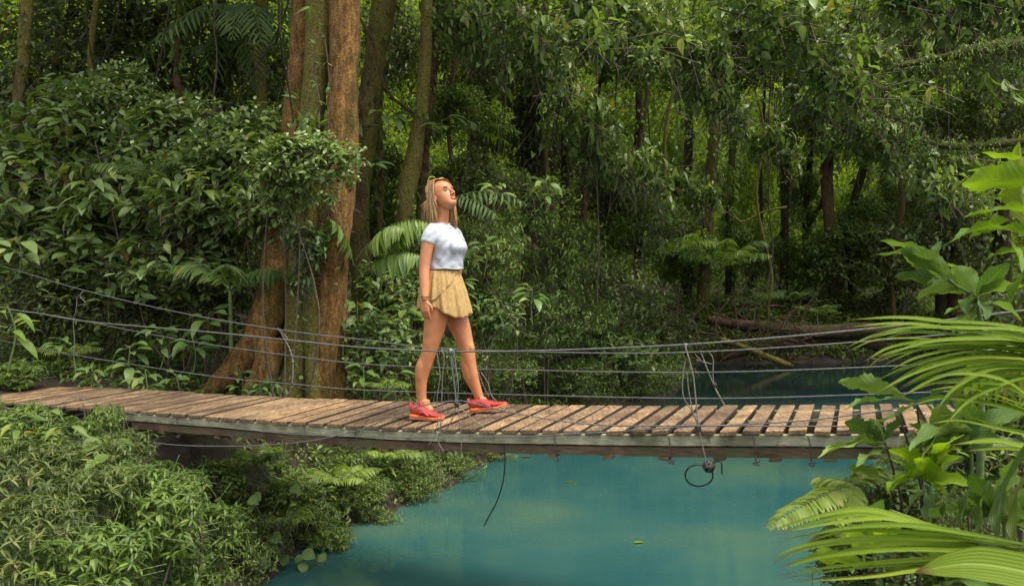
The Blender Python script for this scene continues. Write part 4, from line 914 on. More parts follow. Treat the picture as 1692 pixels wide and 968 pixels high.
trunk('trunk', TP([(530, 240), (522, 330), (512, 420), (516, 520), (520, 620)], TY-.3, None, (0, 0)), [10*k, 11*k, 13*k, 15*k, 17*k], M['barkmoss'], gt, sides=14, rough=.1, seed=5)
trunk('buttress_root', TP([(462, 430), (450, 510), (428, 560), (398, 600), (365, 632), (345, 650)], TY-.1, None, (-.15, -.1)), [18*k, 24*k, 27*k, 24*k, 19*k, 14*k, 10*k], M['barkred'], gt, sides=16, rough=.08, seed=6)
trunk('buttress_root', TP([(450, 560), (440, 610), (425, 655)], TY-.3, None, (0, 0)), [22*k, 22*k, 26*k], M['barkred'], gt, sides=18, rough=.1, seed=7)
trunk('branch', TP([(480, 330), (520, 250), (545, 262)], TY-.3), [5*k, 5*k, 4*k], M['barkdark'], gt, sides=8, seed=8)
f = Fol(); 
for c, r, n_ in (((505, 235), (.1, .1, .1), 26), ((505, 400), (.30, .2, .22), 110), ((500, 460), (.2, .1, .2), 40), ((540, 330), (.12, .1, .12), 20), ((440, 640), (.2, .1, .15), 60), ((505, 205), (.08, .1, .1), 14)):
    bushF(f, P3(c[0], c[1], TY-.55), r, n_, 4, .09, width=.42, hang=.4)
for x0, y0, y1 in ((500, 230, 620), (545, 60, 400), (520, 40, 300), (488, 480, 640), (570, 380, 620)):
    pts = [P3(x0+rng.normal(0, 5), y, TY-.5+rng.normal(0, .02)) for y in np.linspace(y0, y1, 7)]; f.tube(smoothpath(pts, 30), .007, .004, 1, 5)
    for p in smoothpath(pts, 9): f.add([p]*2, rdir(2)-np.array([0, .5, .5]), rdir(2, 1), .07, .5, .4)
link('climbing_vine', f.build('climbing_vine', [M['broad'], M['twig'], M['flower']], 'hi'), gt)
for (x, y), dr in (((492, 165), (-.5, -.3, .3)), ((512, 12), (.1, -.5, -.9)), ((520, 205), (.5, -.4, .5)), ((505, 205), (-.5, -.4, .4)), ((523, 212), (.1, -.5, .7))):
    f = Fol()
    for _ in range(5): f.add([P3(x, y, TY-.45)], np.array(dr)+rng.normal(0, .35, 3), rng.normal(size=3), .16, .18, .8)
    link('air_plant', f.build('air_plant', [M['fern'], M['twig'], M['flower']], 'hi'), gt)
o = bpy.data.objects.new('crown', LIB['mid'][0]); COL.objects.link(o); o.parent = gt; o.location = (0.3, .5, 8.2); o.scale = (2.2, 2.2, 1.4)

# ------------------------------------------------------------------ the other trees: (label, bark, depth, path px, radius px, crown kind)
TREES = [
 ('leaning mossy green trunk just right of the great tree', 'barkmoss', 11.5, [(634, 0), (622, 80), (610, 170), (604, 260), (592, 340), (597, 430), (600, 520)], [19, 18, 17, 16, 17, 18, 20], 'mid'),
 ('tall yellow mossy trunk behind the woman with peeling bark', 'barkmoss', 11.0, [(706, 0), (703, 90), (697, 170), (686, 250), (672, 320), (664, 400), (660, 480)], [10, 10, 11, 14, 15, 15, 17], 'mid'),
 ('slim brown trunk close beside the yellow mossy one', 'barkbrown', 11.3, [(721, 0), (716, 80), (711, 150), (703, 220), (700, 300), (692, 400)], [9, 10, 9, 8, 8, 8], 'mid'),
 ('broad dark trunk wrapped in leaves at the top centre', 'barkdark', 16.5, [(884, 0), (882, 120), (879, 220), (880, 320), (884, 420)], [22, 21, 20, 20, 22], 'shade'),
 ('reddish shaded trunk in the dark hollow above the bright shrub', 'barkbrown', 17.5, [(800, 60), (796, 160), (790, 240), (788, 330), (788, 420)], [12, 16, 19, 22, 24], 'shade'),
 ('rust brown trunk rising behind the small palms', 'barkbrown', 15.5, [(1187, 0), (1186, 120), (1180, 220), (1172, 330), (1166, 420), (1160, 510)], [10, 12, 12, 13, 11, 14], 'mid'),
 ('dark trunk hung with ragged aerial roots', 'barkdark', 18.5, [(1303, 60), (1300, 180), (1298, 260), (1297, 350), (1295, 450)], [9, 10, 11, 8, 8], 'shade'),
 ('straight mossy trunk reaching the ground beside the fallen log', 'barkbrown', 17.5, [(1372, 0), (1370, 140), (1367, 240), (1367, 320), (1374, 400), (1383, 480), (1396, 535)], [11, 12, 12, 12, 12, 15, 20], 'mid'),
 ('thin crooked trunk bending left right of the straight one', 'barkdark', 18.5, [(1438, 120), (1434, 200), (1428, 270), (1412, 330), (1402, 380), (1406, 450), (1410, 520)], [6, 7, 8, 8, 8, 7, 9], 'mid'),
 ('forked dark sapling in front of the bright gap', 'barkdark', 19.5, [(1345, 180), (1339, 260), (1333, 320), (1331, 390), (1332, 470)], [5, 6, 6, 7, 8], 'bright'),
 ('short dark trunk left of the rust brown one', 'barkdark', 18.0, [(1140, 100), (1138, 220), (1137, 300), (1138, 400), (1136, 480)], [8, 9, 9, 9, 10], 'shade'),
 ('slender dark trunk right of the rust brown one', 'barkdark', 19.0, [(1222, 60), (1216, 180), (1208, 280), (1205, 370), (1206, 460)], [6, 7, 7, 8, 9], 'mid'),
 ('thick mossy leaning trunk at the far left edge', 'barkmoss', 11.5, [(44, 20), (40, 90), (30, 170), (24, 250), (18, 340), (14, 420)], [10, 10, 9, 9, 9, 10], 'shade'),
 ('thin bare reddish trunk above the left shrubs', 'barkbrown', 10.8, [(297, 0), (294, 60), (292, 120), (297, 180), (298, 300)], [4, 5, 5, 6, 7], 'shade'),
 ('mossy trunk between the left shrubs and the great tree', 'barkmoss', 12.5, [(432, 20), (430, 90), (432, 170), (430, 260), (432, 340)], [10, 10, 9, 9, 10], 'shade'),
 ('dim brown trunk deep in the shade at the upper left', 'barkdark', 14.0, [(366, 0), (364, 80), (365, 160), (362, 260), (364, 360)], [7, 7, 7, 8, 8], 'shade'),
 ('thin leaning pale trunk in the bright leaves at top centre', 'barkbrown', 15.0, [(1010, 40), (999, 95), (985, 160), (972, 230), (965, 320)], [4, 4, 5, 5, 5], 'bright'),
 ('bent dark branching tree at the right behind the big leaves', 'barkdark', 15.5, [(1500, 120), (1528, 210), (1535, 270), (1550, 335), (1556, 440)], [7, 8, 8, 9, 10], 'mid'),
 ('brown trunk behind the tall broad leaves at the right edge', 'barkbrown', 15.0, [(1612, 60), (1606, 170), (1594, 280), (1584, 350), (1580, 460)], [9, 10, 11, 11, 13], 'shade'),
 ('dark trunk at the far right edge under the mossy bough', 'barkdark', 12.5, [(1676, 40), (1668, 140), (1660, 240), (1656, 340), (1655, 460)], [14, 14, 14, 15, 18], 'shade'),
 ('slim pole of a young tree left of the ragged root trunk', 'barkdark', 20.5, [(1262, 200), (1256, 280), (1258, 350), (1246, 420), (1240, 470)], [3, 4, 4, 4, 4], 'bright'),
 ('thin dark trunk in the middle distance right of the fine leaved shrub', 'barkdark', 16.5, [(1052, 60), (1056, 180), (1050, 300), (1054, 400), (1050, 490)], [5, 6, 6, 6, 7], 'mid'),
 ('pair stem tree with bark in deep shade above the log end', 'barkdark', 20.0, [(1462, 180), (1466, 280), (1462, 360), (1468, 430), (1466, 500)], [6, 6, 7, 7, 8], 'shade'),
 ('dark upright trunk in the forest shade left of the thin bare one', 'barkdark', 13.5, [(214, 0), (210, 60), (212, 140), (208, 220), (210, 330)], [6, 7, 7, 8, 8], 'shade'),
 ('slim mossy pole rising beside the leaning green trunk', 'barkmoss', 11.8, [(630, 120), (628, 220), (629, 320), (626, 420), (628, 500)], [4, 5, 5, 5, 6], 'mid'),
 ('dark slender trunk behind the drooping green shrub', 'barkdark', 15.5, [(938, 80), (932, 180), (934, 280), (930, 400), (930, 480)], [6, 7, 7, 7, 8], 'shade'),
]
for i, (lab, bark, Y, path, rad, ck) in enumerate(TREES):
    if path[-1][0] > 1100: Y = 22.4+(Y-12)*.35; rad = [r_*.8 for r_ in rad]
    pts = TP(path, Y, (rng.normal(0, .25), .3, max(7.5, 3.8+.37*Y)), (0, 0)); kk = ppm(Y)
    g0 = float(gz(pts[-1].x, pts[-1].y))
    root = thing('forest_tree', lab, 'tree', (pts[-1].x, pts[-1].y, g0))
    trunk('trunk', pts, [rad[0]*kk*.8]+[r_*kk for r_ in rad]+[rad[-1]*1.35*kk], M[bark], root, sides=14, rough=.10, seed=20+i)
    o = bpy.data.objects.new('crown', copyof(ck)); COL.objects.link(o); o.parent = root
    o.location = (pts[0].x-root.location.x, .3, pts[0].z-g0-.3); sc = {'mid': 1.3, 'shade': 2.2, 'bright': 1.3}[ck]; o.scale = (sc, sc, sc*.9); o.rotation_euler = (0, 0, i*1.3)
    if lab.startswith('forked'):
        trunk('branch', [at(1333, 375, Y), at(1350, 350, Y), at(1362, 325, Y)], [5*kk, 4*kk, 3*kk], M[bark], root, sides=8)
    if lab.startswith('dark trunk hung'):
        V = []; Q = []; o_ = 0
        for _ in range(46):
            x0 = rng.normal(1294, 9); y0 = rng.uniform(150, 220); p = [P3(x0, y0, Y-.15), P3(x0+rng.normal(0, 3), y0+50, Y-.2), P3(x0+rng.normal(0, 4), y0+rng.uniform(60, 150), Y-.2)]
            X, q_ = tube_arrays(smoothpath(p, 8), np.linspace(.02, .006, 8), 4); V.append(X); Q.append(q_+o_); o_ += len(X)
        link('aerial_root', mk('aerial_root', np.concatenate(V), quads=np.concatenate(Q), mats=[M['barkdark']]), root)
    f = Fol(); Pq = smoothpath(pts[1:], 60); Pq = Pq[(Pq[:, 2] > g0+.2)]
    nl = int(len(Pq)*7); ii = rng.integers(0, len(Pq), nl); a_ = rng.uniform(0, 6.28, nl); r_ = np.mean(rad)*kk*rng.uniform(.8, 1.9, nl)
    clump = (np.sin(ii*.35+i)+np.sin(ii*.13+2*i)) > rng.normal(-.1, .6, nl); ii = ii[clump]; a_ = a_[clump]; r_ = r_[clump]; nl = len(ii)
    f.add(Pq[ii]+np.stack([np.cos(a_)*r_, np.sin(a_)*r_, rng.normal(0, .1, nl)], -1), np.stack([np.cos(a_)*.8, np.sin(a_)*.8-.1, rng.normal(-.5, .5, nl)], -1), rng.normal(0, .4, (nl, 3))+np.array([0, -.3, 1]), rng.uniform(.07, .16, nl)*(Y/14), .45, .4)
    link('climbing_leaves', f.build('climbing_leaves', [M['mid' if i % 2 else 'shade'], M['twig'], M['flower']], 'mid'), root)
# mossy bough at the upper right, a fallen log, roots and brush on the far bank
rt = thing('mossy_bough', 'moss covered bough reaching in at the upper right corner', 'branch', tuple(at(1560, 95, 9.0)))
trunk('limb', [at(1760, 60, 9.2), at(1690, 72, 9.1), at(1620, 82, 9.0), at(1550, 98, 9.0), at(1490, 108, 9.0), at(1465, 118, 9.0)], [.09, .07, .055, .04, .028, .012], M['boughmoss'], rt, sides=12, rough=.25)
trunk('limb', [at(1720, 230, 10.4), at(1640, 240, 10.4), at(1570, 243, 10.4), at(1520, 232, 10.4)], [.05, .045, .035, .012], M['boughmoss'], rt, sides=10, rough=.25)
f = Fol()
for x, y, n_ in ((1620, 84, 90), (1560, 98, 70), (1670, 76, 90), (1510, 104, 50), (1590, 243, 60), (1650, 120, 60), (1540, 238, 40), (1640, 240, 60), (1650, 160, 60)):
    bushF(f, P3(x, y, 9.0 if y < 200 else 10.4), (.32, .15, .10), n_, 5, .05, width=.3, hang=.9)
for x, y in ((1640, 150), (1660, 130), (1630, 120), (1675, 150)):
    for _ in range(5): f.add([P3(x, y, 8.9)], np.array([rng.normal(0, .5), -.3, -1]), rng.normal(size=3), .25, .22, .4)
link('moss_foliage', f.build('moss_foliage', [M['mid'], M['twig'], M['flower']], 'mid'), rt)

def log(label, px, Y, rad, mat):
    pts = [at(x, y, Y) for x, y in px]; o = link('fallen_log', trunk_mesh('fallen_log', pts, [r_*ppm(Y) for r_ in rad], mat, 14, .14, seed=int(px[0][0]))); tag(o, label, 'fallen log'); return o
log('long dark fallen log lying across the far bank', [(1170, 528), (1220, 536), (1290, 543), (1360, 548), (1430, 545), (1500, 552)], 20.5, [7, 9, 11, 12, 12, 11], M['deadwood'])
log('second log under the long one at the water edge', [(1200, 590), (1260, 575), (1330, 562), (1400, 560), (1470, 575)], 20.8, [5, 7, 9, 9, 8], M['deadwood'])
log('pale brown root slanting down to the dark water', [(1190, 560), (1240, 578), (1290, 598), (1310, 604)], 20.3, [5, 5, 5, 4], M['barkmoss'])
V = []; Q = []; o_ = 0
for i in range(150):
    x0 = rng.uniform(1040, 1330); y0 = rng.uniform(505, 600); Y = rng.uniform(18.8, 21.6); Ln = rng.uniform(20, 70); a_ = rng.normal(0.2, .6) if rng.random() < .6 else rng.normal(1.3, .4)
    p = [P3(x0, y0, Y), P3(x0+Ln*.5*math.cos(a_), y0-Ln*.5*math.sin(a_)+rng.normal(0, 5), Y), P3(x0+Ln*math.cos(a_), y0-Ln*math.sin(a_)+rng.normal(0, 6), Y)]
    for q_ in p: q_[2] = max(q_[2], float(gz(q_[0], q_[1]))-.05)
    X, q_ = tube_arrays(smoothpath(p, 7), np.linspace(rng.uniform(.012, .035), .006, 7), 4); V.append(X); Q.append(q_+o_); o_ += len(X)
tag(link('fallen_brushwood', mk('fallen_brushwood', np.concatenate(V), quads=np.concatenate(Q), mats=[M['deadwood']])), 'tangle of bare roots and dead twigs on the far bank', 'brushwood', kind='stuff')

# ------------------------------------------------------------------ shrubs left of the great tree
SH = [
 ('broad', 70, 330, 10.2, 130, 120, 'large leaved dark shrub at the left edge of the frame'),
 ('broad', 120, 225, 10.6, 110, 85, 'broad leaved shrub high at the left beside the leaning mossy trunk'),
 ('broadbud', 205, 160, 10.2, 75, 60, 'budding shrub top with pale flower heads, highest at the upper left'),
 ('broadbud', 300, 225, 9.8, 110, 75, 'pale budding shrub under the thin reddish trunk'),
 ('broadbud', 415, 245, 9.2, 100, 70, 'dense budding shrub top left of the great tree'),
 ('broad', 210, 320, 9.8, 120, 95, 'wide glossy leaved shrub in the middle of the left thicket'),
 ('broad', 335, 330, 9.2, 110, 85, 'drooping glossy leaved shrub below the budding tops'),
 ('broadbud', 500, 262, 7.7, 85, 56, 'leafy spray reaching across the front of the great trunks'),
 ('broad', 470, 310, 7.9, 50, 46, 'leafy tuft hanging in front of the left great trunk'),
 ('broad', 440, 340, 8.9, 80, 70, 'glossy leaved shrub close against the left of the great tree'),
 ('broad', 130, 430, 9.9, 140, 80, 'low broad leaved shrub behind the left end of the rope rail'),
 ('broad', 290, 430, 9.3, 110, 70, 'shaded shrub in the middle above the green seedlings'),
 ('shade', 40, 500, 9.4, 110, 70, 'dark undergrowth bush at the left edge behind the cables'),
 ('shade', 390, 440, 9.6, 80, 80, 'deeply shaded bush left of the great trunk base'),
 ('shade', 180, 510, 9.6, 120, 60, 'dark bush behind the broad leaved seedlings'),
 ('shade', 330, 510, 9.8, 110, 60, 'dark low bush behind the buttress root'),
]
for kind, px, py, Y, rx, ry, lab in SH:
    d_ = {'shade': (.8, .7, .7)}.get(kind, (.6, .55, .6))
    shrub(kind, px, py, Y, rx, ry, lab, ref=d_[0], refy=d_[1], refz=d_[2])
# shrubs right of the great tree and behind the woman
SH2 = [
 ('drip', 850, 330, 10.2, 95, 60, 'crown of the fine drooping leaved shrub behind the woman'),
 ('drip', 800, 425, 9.8, 90, 75, 'fine leaved drooping shrub right behind her shoulder'),
 ('drip', 905, 420, 10.2, 85, 80, 'fine leaved shrub with layered drooping sprays'),
 ('drip', 870, 520, 9.6, 90, 60, 'fine leaved shrub low above the middle of the footbridge'),
 ('drip', 960, 540, 10.3, 80, 60, 'fine leaved shrub at the outer right of the bright thicket'),
 ('broad', 800, 515, 9.0, 65, 48, 'broad leaved bush showing between the woman and the bright thicket'),
 ('drip', 720, 590, 8.6, 75, 45, 'low leafy bush behind her legs'),
 ('drip', 830, 620, 8.8, 80, 34, 'low spreading herb right of her front leg'),
 ('drip', 930, 620, 9.8, 80, 36, 'low herb bank behind the lower cables'),
 ('drip', 1040, 620, 12.0, 75, 36, 'low bush ending the bank above the far water'),
 ('drip', 1085, 610, 13.8, 60, 40, 'fine leaved bush leaning out over the far water'), ('broad', 1015, 575, 12.6, 70, 46, 'bank bush left of the bare roots'),
 ('drip', 1110, 625, 15.2, 50, 32, 'outermost bush at the left end of the far water'), ('shade', 1090, 550, 16.0, 70, 50, 'dark bush above the outermost bank bush'),
 ('broad', 640, 480, 9.6, 65, 55, 'broad leaved bush right of the great tree'),
 ('broad', 620, 565, 8.8, 65, 50, 'leafy bush at the foot of the great tree on its right'),
 ('shade', 700, 460, 10.6, 80, 80, 'dark bush between the great tree and the woman'),
 ('shade', 770, 300, 12.0, 70, 60, 'shadowed bush above and behind her head'),
 ('shade', 1010, 480, 12.5, 80, 70, 'dark bush between the bright thicket and the small palms'),
 ('mid', 620, 300, 12.5, 70, 60, 'climbing foliage on the leaning mossy trunk'),
 ('mid', 760, 190, 12.5, 80, 50, 'leafy branch high above her head'),
]
for kind, px, py, Y, rx, ry, lab in SH2:
    d_ = {'shade': (.8, .7, .7), 'mid': (1.5, 1.3, 1.1)}.get(kind, (.6, .55, .6))
    shrub(kind, px, py, Y, rx, ry, lab, ref=d_[0], refy=d_[1], refz=d_[2], base=kind != 'mid')

# broad leaved seedlings along the far side of the walkway
def seedling(px, py, Y, n, L, label, mat='broadv', wid=.42, name='broadleaf_plant', spread=.9, up=.5, h=None, cat_='plant', group=None):
    c = P3(px, py, Y); g0 = float(gz(c[0], c[1])); f = Fol(); 
    base = np.array([c[0], c[1], min(g0, c[2]-.1)])
    top = c+np.array([0, 0, .02])
    if top[2]-base[2] > .6: base = top-np.array([0, 0, .4])
    f.tube(smoothpath([base, (base+top)/2+rng.normal(0, .03, 3), top], 10), .008, .005, 1, 5)
    for j in range(n):
        t_ = rng.uniform(.35, 1.0)**.7; p = base*(1-t_)+top*t_; a_ = j*2.4+rng.uniform(-.4, .4)
        D = np.array([math.cos(a_)*spread, math.sin(a_)*spread*.8-.25, up*rng.uniform(-.3, 1.3)]); D /= np.linalg.norm(D)
        q_ = p+D*L*.35; f.tubes([p], [q_], .004, .003, 1)
        f.add([q_], D*.8+np.array([0, -.1, -.15]), np.array([rng.normal(0, .2), -.35, 1.]), L*rng.uniform(.7, 1.15), wid*rng.uniform(.9, 1.1), rng.uniform(.25, .6))
    o = link(name, f.build(name, [M[mat], M['stemgreen'], M['flower']], 'hi')); return tag(o, label, cat_, group)
SE = [
 (215, 575, 8.4, 13, .20, 'light green broadleaf plant behind the railing at left'), (265, 548, 8.6, 12, .20, 'tall broadleaf plant with pointed leaves left of the buttress root'),
 (318, 560, 8.5, 12, .22, 'broadleaf plant with hanging ribbed leaves beside the buttress root'), (345, 520, 8.8, 12, .24, 'large leaved plant above the buttress root'),
 (240, 615, 8.0, 10, .16, 'small fresh green plant at the deck edge on the left'), (150, 610, 8.2, 10, .15, 'small dark leaved seedling at the deck edge far left'),
 (290, 620, 8.0, 9, .14, 'tiny leafy seedling at the deck edge by the buttress'), (100, 560, 8.8, 11, .18, 'dull green broadleaf plant near the left rope tie'),
 (45, 600, 8.6, 10, .15, 'low seedling at the left frame edge behind the deck'), (180, 480, 9.2, 12, .22, 'shaded plant with long leaves in the left thicket'),
 (395, 612, 8.2, 9, .13, 'small plant at the foot of the mossy buttress'), (430, 640, 8.1, 9, .11, 'tiny plant between roots and planks'),
 (640, 560, 8.7, 12, .20, 'ribbed broadleaf plant right of the great tree base'), (600, 610, 8.2, 10, .16, 'low broadleaf plant beside the rear shoe'),
 (670, 510, 9.0, 12, .22, 'tall broadleaf plant directly left of her shorts'), (590, 500, 9.0, 10, .2, 'plant with arching leaves against the right trunk'),
 (655, 620, 8.3, 9, .14, 'small plant left of her calf'), (760, 470, 9.0, 10, .16, 'leafy plant at hip height behind the woman'),
 (800, 400, 9.2, 8, .2, 'big oval leaves hanging behind her chest'), (640, 195, 11, 9, .3, 'cluster of big grey green leaves on the mossy trunks'),
 (730, 200, 11, 10, .26, 'drooping large leaves above the woman'), (575, 190, 11.5, 8, .3, 'large leaf cluster right of the great trunk'),
 (608, 270, 11.0, 8, .3, 'big leaves at mid height between the trunks'), (820, 310, 10.2, 8, .22, 'few big heart leaves on top of the bright shrub'),
]
for px, py, Y, n, L, lab in SE: seedling(px, py, Y, n, L, lab, mat='broadv' if Y < 10 else 'broad')
# arching palm leaf left of the woman
f = Fol()
for b_, a_, ln, ar in (((588, 430), (.80, -.15, .55), 1.0, .75), ((592, 440), (.55, -.35, .62), .85, .8), ((585, 440), (-.25, -.4, .7), .6, .6), ((600, 450), (.85, -.4, .25), .75, .6)):
    frondF(f, P3(b_[0], b_[1], 8.5), a_, ln, arch=ar, pairs=19, ll=.34, lw=.12, ldroop=.5, start=.2, rise=.55, sag=.7, fwd=.3)
tag(link('arching_palm', f.build('arching_palm', [M['small'], M['stemgreen'], M['flower']], 'hi')), 'young palm with arching drooping leaflets just left of the woman', 'palm')
f = Fol()
for a_, ln in (((.8, -.3, .1), .9), ((.6, -.5, -.1), .7)):
    frondF(f, P3(745, 330, 9.2), a_, ln, arch=.5, pairs=12, ll=.22, lw=.14, ldroop=.5, start=.15, rise=.3, sag=.5)
tag(link('arching_palm', f.build('arching_palm', [M['palmdark'], M['stemgreen'], M['flower']], 'hi')), 'palm leaf tip drooping right of her neck', 'palm')
# other palms and ferns in the undergrowth
def palm(px, py, Y, n, ln, label, mat='palmdark', ll=.22, name='small_palm', arch=.5, pairs=16, up=.8, lw=.1, cat_='palm', spread=1.0):
    f = Fol(); c = P3(px, py, Y); g0 = float(gz(c[0], c[1])); b0 = np.array([c[0], c[1], g0-.02])
    if cat_ != 'fern' and .15 < c[2]-g0 < 1.6: f.tube(smoothpath([b0, (b0+c)/2+rng.normal(0, .03, 3), c], 8), .03, .02, 1, 7)
    for j in range(n):
        a_ = j*2*math.pi/n+rng.uniform(-.3, .3); frondF(f, c, (math.cos(a_)*spread, math.sin(a_)*spread, up*rng.uniform(.6, 1.3)), ln*rng.uniform(.8, 1.15), arch=arch, pairs=pairs, ll=ll, lw=lw, ldroop=.35, rise=.2, sag=.3)
    o = link(name, f.build(name, [M[mat], M['stemgreen'], M['flower']], 'mid')); return tag(o, label, cat_)
palm(1190, 445, 22.3, 10, 1.7, 'small fan of palm fronds in front of the rust brown trunk', 'mid', ll=.5, up=.9, lw=.12)
palm(1112, 425, 22.2, 9, 1.6, 'pale small palm left of the rust brown trunk', 'mid', ll=.5, up=.9, lw=.12)
palm(1080, 505, 16.8, 8, .8, 'low palm on the bank above the roots', 'palmdark')
palm(1310, 500, 23.4, 9, 1.0, 'fern like palm on the dark forest floor', 'palmdark', ll=.3)
palm(1250, 505, 22.6, 9, 1.0, 'spreading fern on the shaded floor between two trunks', 'palmdark', ll=.3)
palm(1350, 520, 22.3, 9, .8, 'pale fern on the floor at the foot of the straight trunk', 'mid', ll=.25)
palm(400, 20, 11.0, 8, 1.3, 'palm fronds hanging into the frame at the upper left', 'palmdark', ll=.4, up=.1, arch=.9)
palm(120, 590, 8.8, 7, .4, 'small fern behind the deck near the left rope tie', 'fern', ll=.1, cat_='fern')
palm(300, 380, 9.0, 6, .5, 'narrow fern frond inside the left thicket', 'palmdark', ll=.22, lw=.06, pairs=20)
palm(480, 395, 10.6, 8, .9, 'dark fern hanging behind the great trunks', 'palmdark')
palm(760, 215, 13.0, 8, 1.0, 'dark palm fronds above the shadowed hollow', 'palmdark', ll=.3, up=.2)
palm(640, 645, 8.0, 6, .34, 'small fern at the plank edge behind her rear shoe', 'fern', ll=.09, cat_='fern')

palm(250, 300, 8.9, 7, .7, 'feathery palm showing through the middle of the left thicket', 'palmdark', ll=.24, lw=.07, pairs=20, cat_='palm')
palm(380, 480, 8.7, 8, .8, 'dark palm with long leaflets left of the great tree base', 'palmdark', ll=.34, lw=.09, pairs=18)
for px, py, Y, n, L, lab, mt in ((150, 300, 9.2, 10, .3, 'big leaved aroid climbing in the left thicket', 'broad'), (30, 400, 9.0, 8, .34, 'huge dull leaves at the left edge above the rope rail', 'broad'), (440, 210, 8.8, 10, .2, 'pale fresh twig beside the great tree', 'fern'), (330, 290, 8.6, 10, .18, 'light green shoot in front of the glossy shrubs', 'fern'), (110, 190, 9.8, 9, .26, 'upright large leaved shoot at the upper left', 'broadv'), (900, 300, 9.8, 8, .2, 'shoot rising from the top of the bright thicket', 'small'), (880, 480, 9.0, 10, .2, 'pointed leaf plant inside the bright thicket', 'broadv')):
    seedling(px, py, Y, n, L, lab, mat=mt)
# ------------------------------------------------------------------ bank under the bridge
BK = [
 ('drip', 455, 790, 7.6, 60, 32, 'leafy tuft hanging under the left part of the footbridge'), ('drip', 545, 775, 8.0, 70, 34, 'bright leafy tuft below the middle left of the deck'),
 ('drip', 640, 768, 8.5, 70, 32, 'overhanging bush below the deck near the hanging wire'), ('drip', 725, 762, 9.2, 58, 24, 'last bush of the bank reaching over the water'),
 ('drip', 590, 815, 7.7, 60, 32, 'herb clump low on the bank above the waterline'), ('drip', 660, 800, 8.3, 50, 24, 'small clump at the waterline left of the black hose'),
 ('drip', 500, 850, 7.0, 60, 36, 'herb clump on the steep bank beside the round leaves'), ('shade', 400, 850, 6.9, 60, 50, 'dark clump in the hollow beneath the bridge'),
 ('shade', 330, 840, 6.9, 70, 45, 'shadowy foliage behind the foreground herbs'), ('drip', 400, 915, 6.0, 46, 40, 'fine leaved bush in the dark bank corner by the water'), ('shade', 440, 880, 6.3, 40, 34, 'dark leafy clump between the round leaved plants'), ('bank', 370, 870, 6.0, 40, 34, 'broad leaved tuft in the hollow right of the herbs'), ('drip', 800, 745, 10.2, 40, 16, 'little spray of leaves dipping to the water by the deck'),
 ('herb', 545, 880, 6.9, 34, 24, 'little herb tuft at the water edge'),
 ('bank', 360, 790, 6.6, 50, 30, 'leafy bush half hidden in the hollow below the deck'), ('bank', 470, 820, 7.0, 50, 30, 'bigger leaved bush beside the hanging ferns'), ('bank', 590, 800, 7.9, 50, 26, 'broad leaved tuft on the bank below her rear foot'),
 ('drip', 680, 790, 8.8, 50, 26, 'fine leaved bush brushing the water below her feet'), ('drip', 620, 850, 7.6, 34, 20, 'small tuft overhanging the waterline in the middle'),
]
for kind, px, py, Y, rx, ry, lab in BK:
    rx *= 1.2; ry *= 1.25; py += 6
    d_ = {'shade': (.8, .7, .7), 'herb': (.34, .32, .32)}.get(kind, (.6, .55, .6)); shrub(kind, px, py, Y, rx, ry, lab, ref=d_[0], refy=d_[1], refz=d_[2], base=False, name='bank_shrub')
def roundleaves(px, py, Y, n, L, label, wid=.85, mat='broadv', name='round_leaf_plant'):
    c = P3(px, py, Y); f = Fol(); g0 = float(gz(c[0], c[1]))
    for j in range(n):
        p = c+rng.normal(0, 1, 3)*np.array([L*.9, L*.5, L*.7]); b0 = np.array([c[0]+rng.normal(0, .05), c[1]+.1, min(g0, c[2]-.15)])
        f.tube(smoothpath([b0, (b0+p)/2+np.array([0, 0, .05]), p], 8), .004, .003, 1, 4)
        f.add([p], np.array([rng.normal(0, .7), -.7, -.25]), np.array([rng.normal(0, .25), -.75, .8]), L*rng.uniform(.75, 1.2), wid, .25)
    return tag(link(name, f.build(name, [M[mat], M['stemgreen'], M['flower']], 'hi')), label, 'plant')
roundleaves(430, 835, 6.5, 5, .12, 'round leaved plant on the bank in the shade below the deck')
roundleaves(440, 885, 6.3, 4, .12, 'pale round leaves near the dark waterline')
roundleaves(512, 912, 6.4, 6, .10, 'floating round leaves spreading over the water edge')
roundleaves(165, 755, 4.4, 5, .11, 'big round leaves above the foreground herbs', mat='herb')
roundleaves(150, 800, 4.3, 3, .1, 'two dull round leaves lower in the herbs', mat='herb')
palm(560, 800, 7.4, 7, .42, 'fern on the bank below the bridge middle', 'fern', ll=.13, lw=.15, pairs=20, cat_='fern', name='bank_fern')
palm(470, 870, 6.6, 7, .36, 'fern beside the round leaves', 'fern', ll=.12, lw=.15, pairs=20, cat_='fern', name='bank_fern')
palm(420, 770, 7.2, 7, .42, 'fern hanging close to the mossy stump', 'fern', ll=.13, lw=.15, pairs=20, cat_='fern', name='bank_fern')
palm(640, 760, 8.2, 6, .4, 'pale fern under the deck near the hanging wires', 'fern', ll=.12, lw=.15, pairs=20, cat_='fern', name='bank_fern')

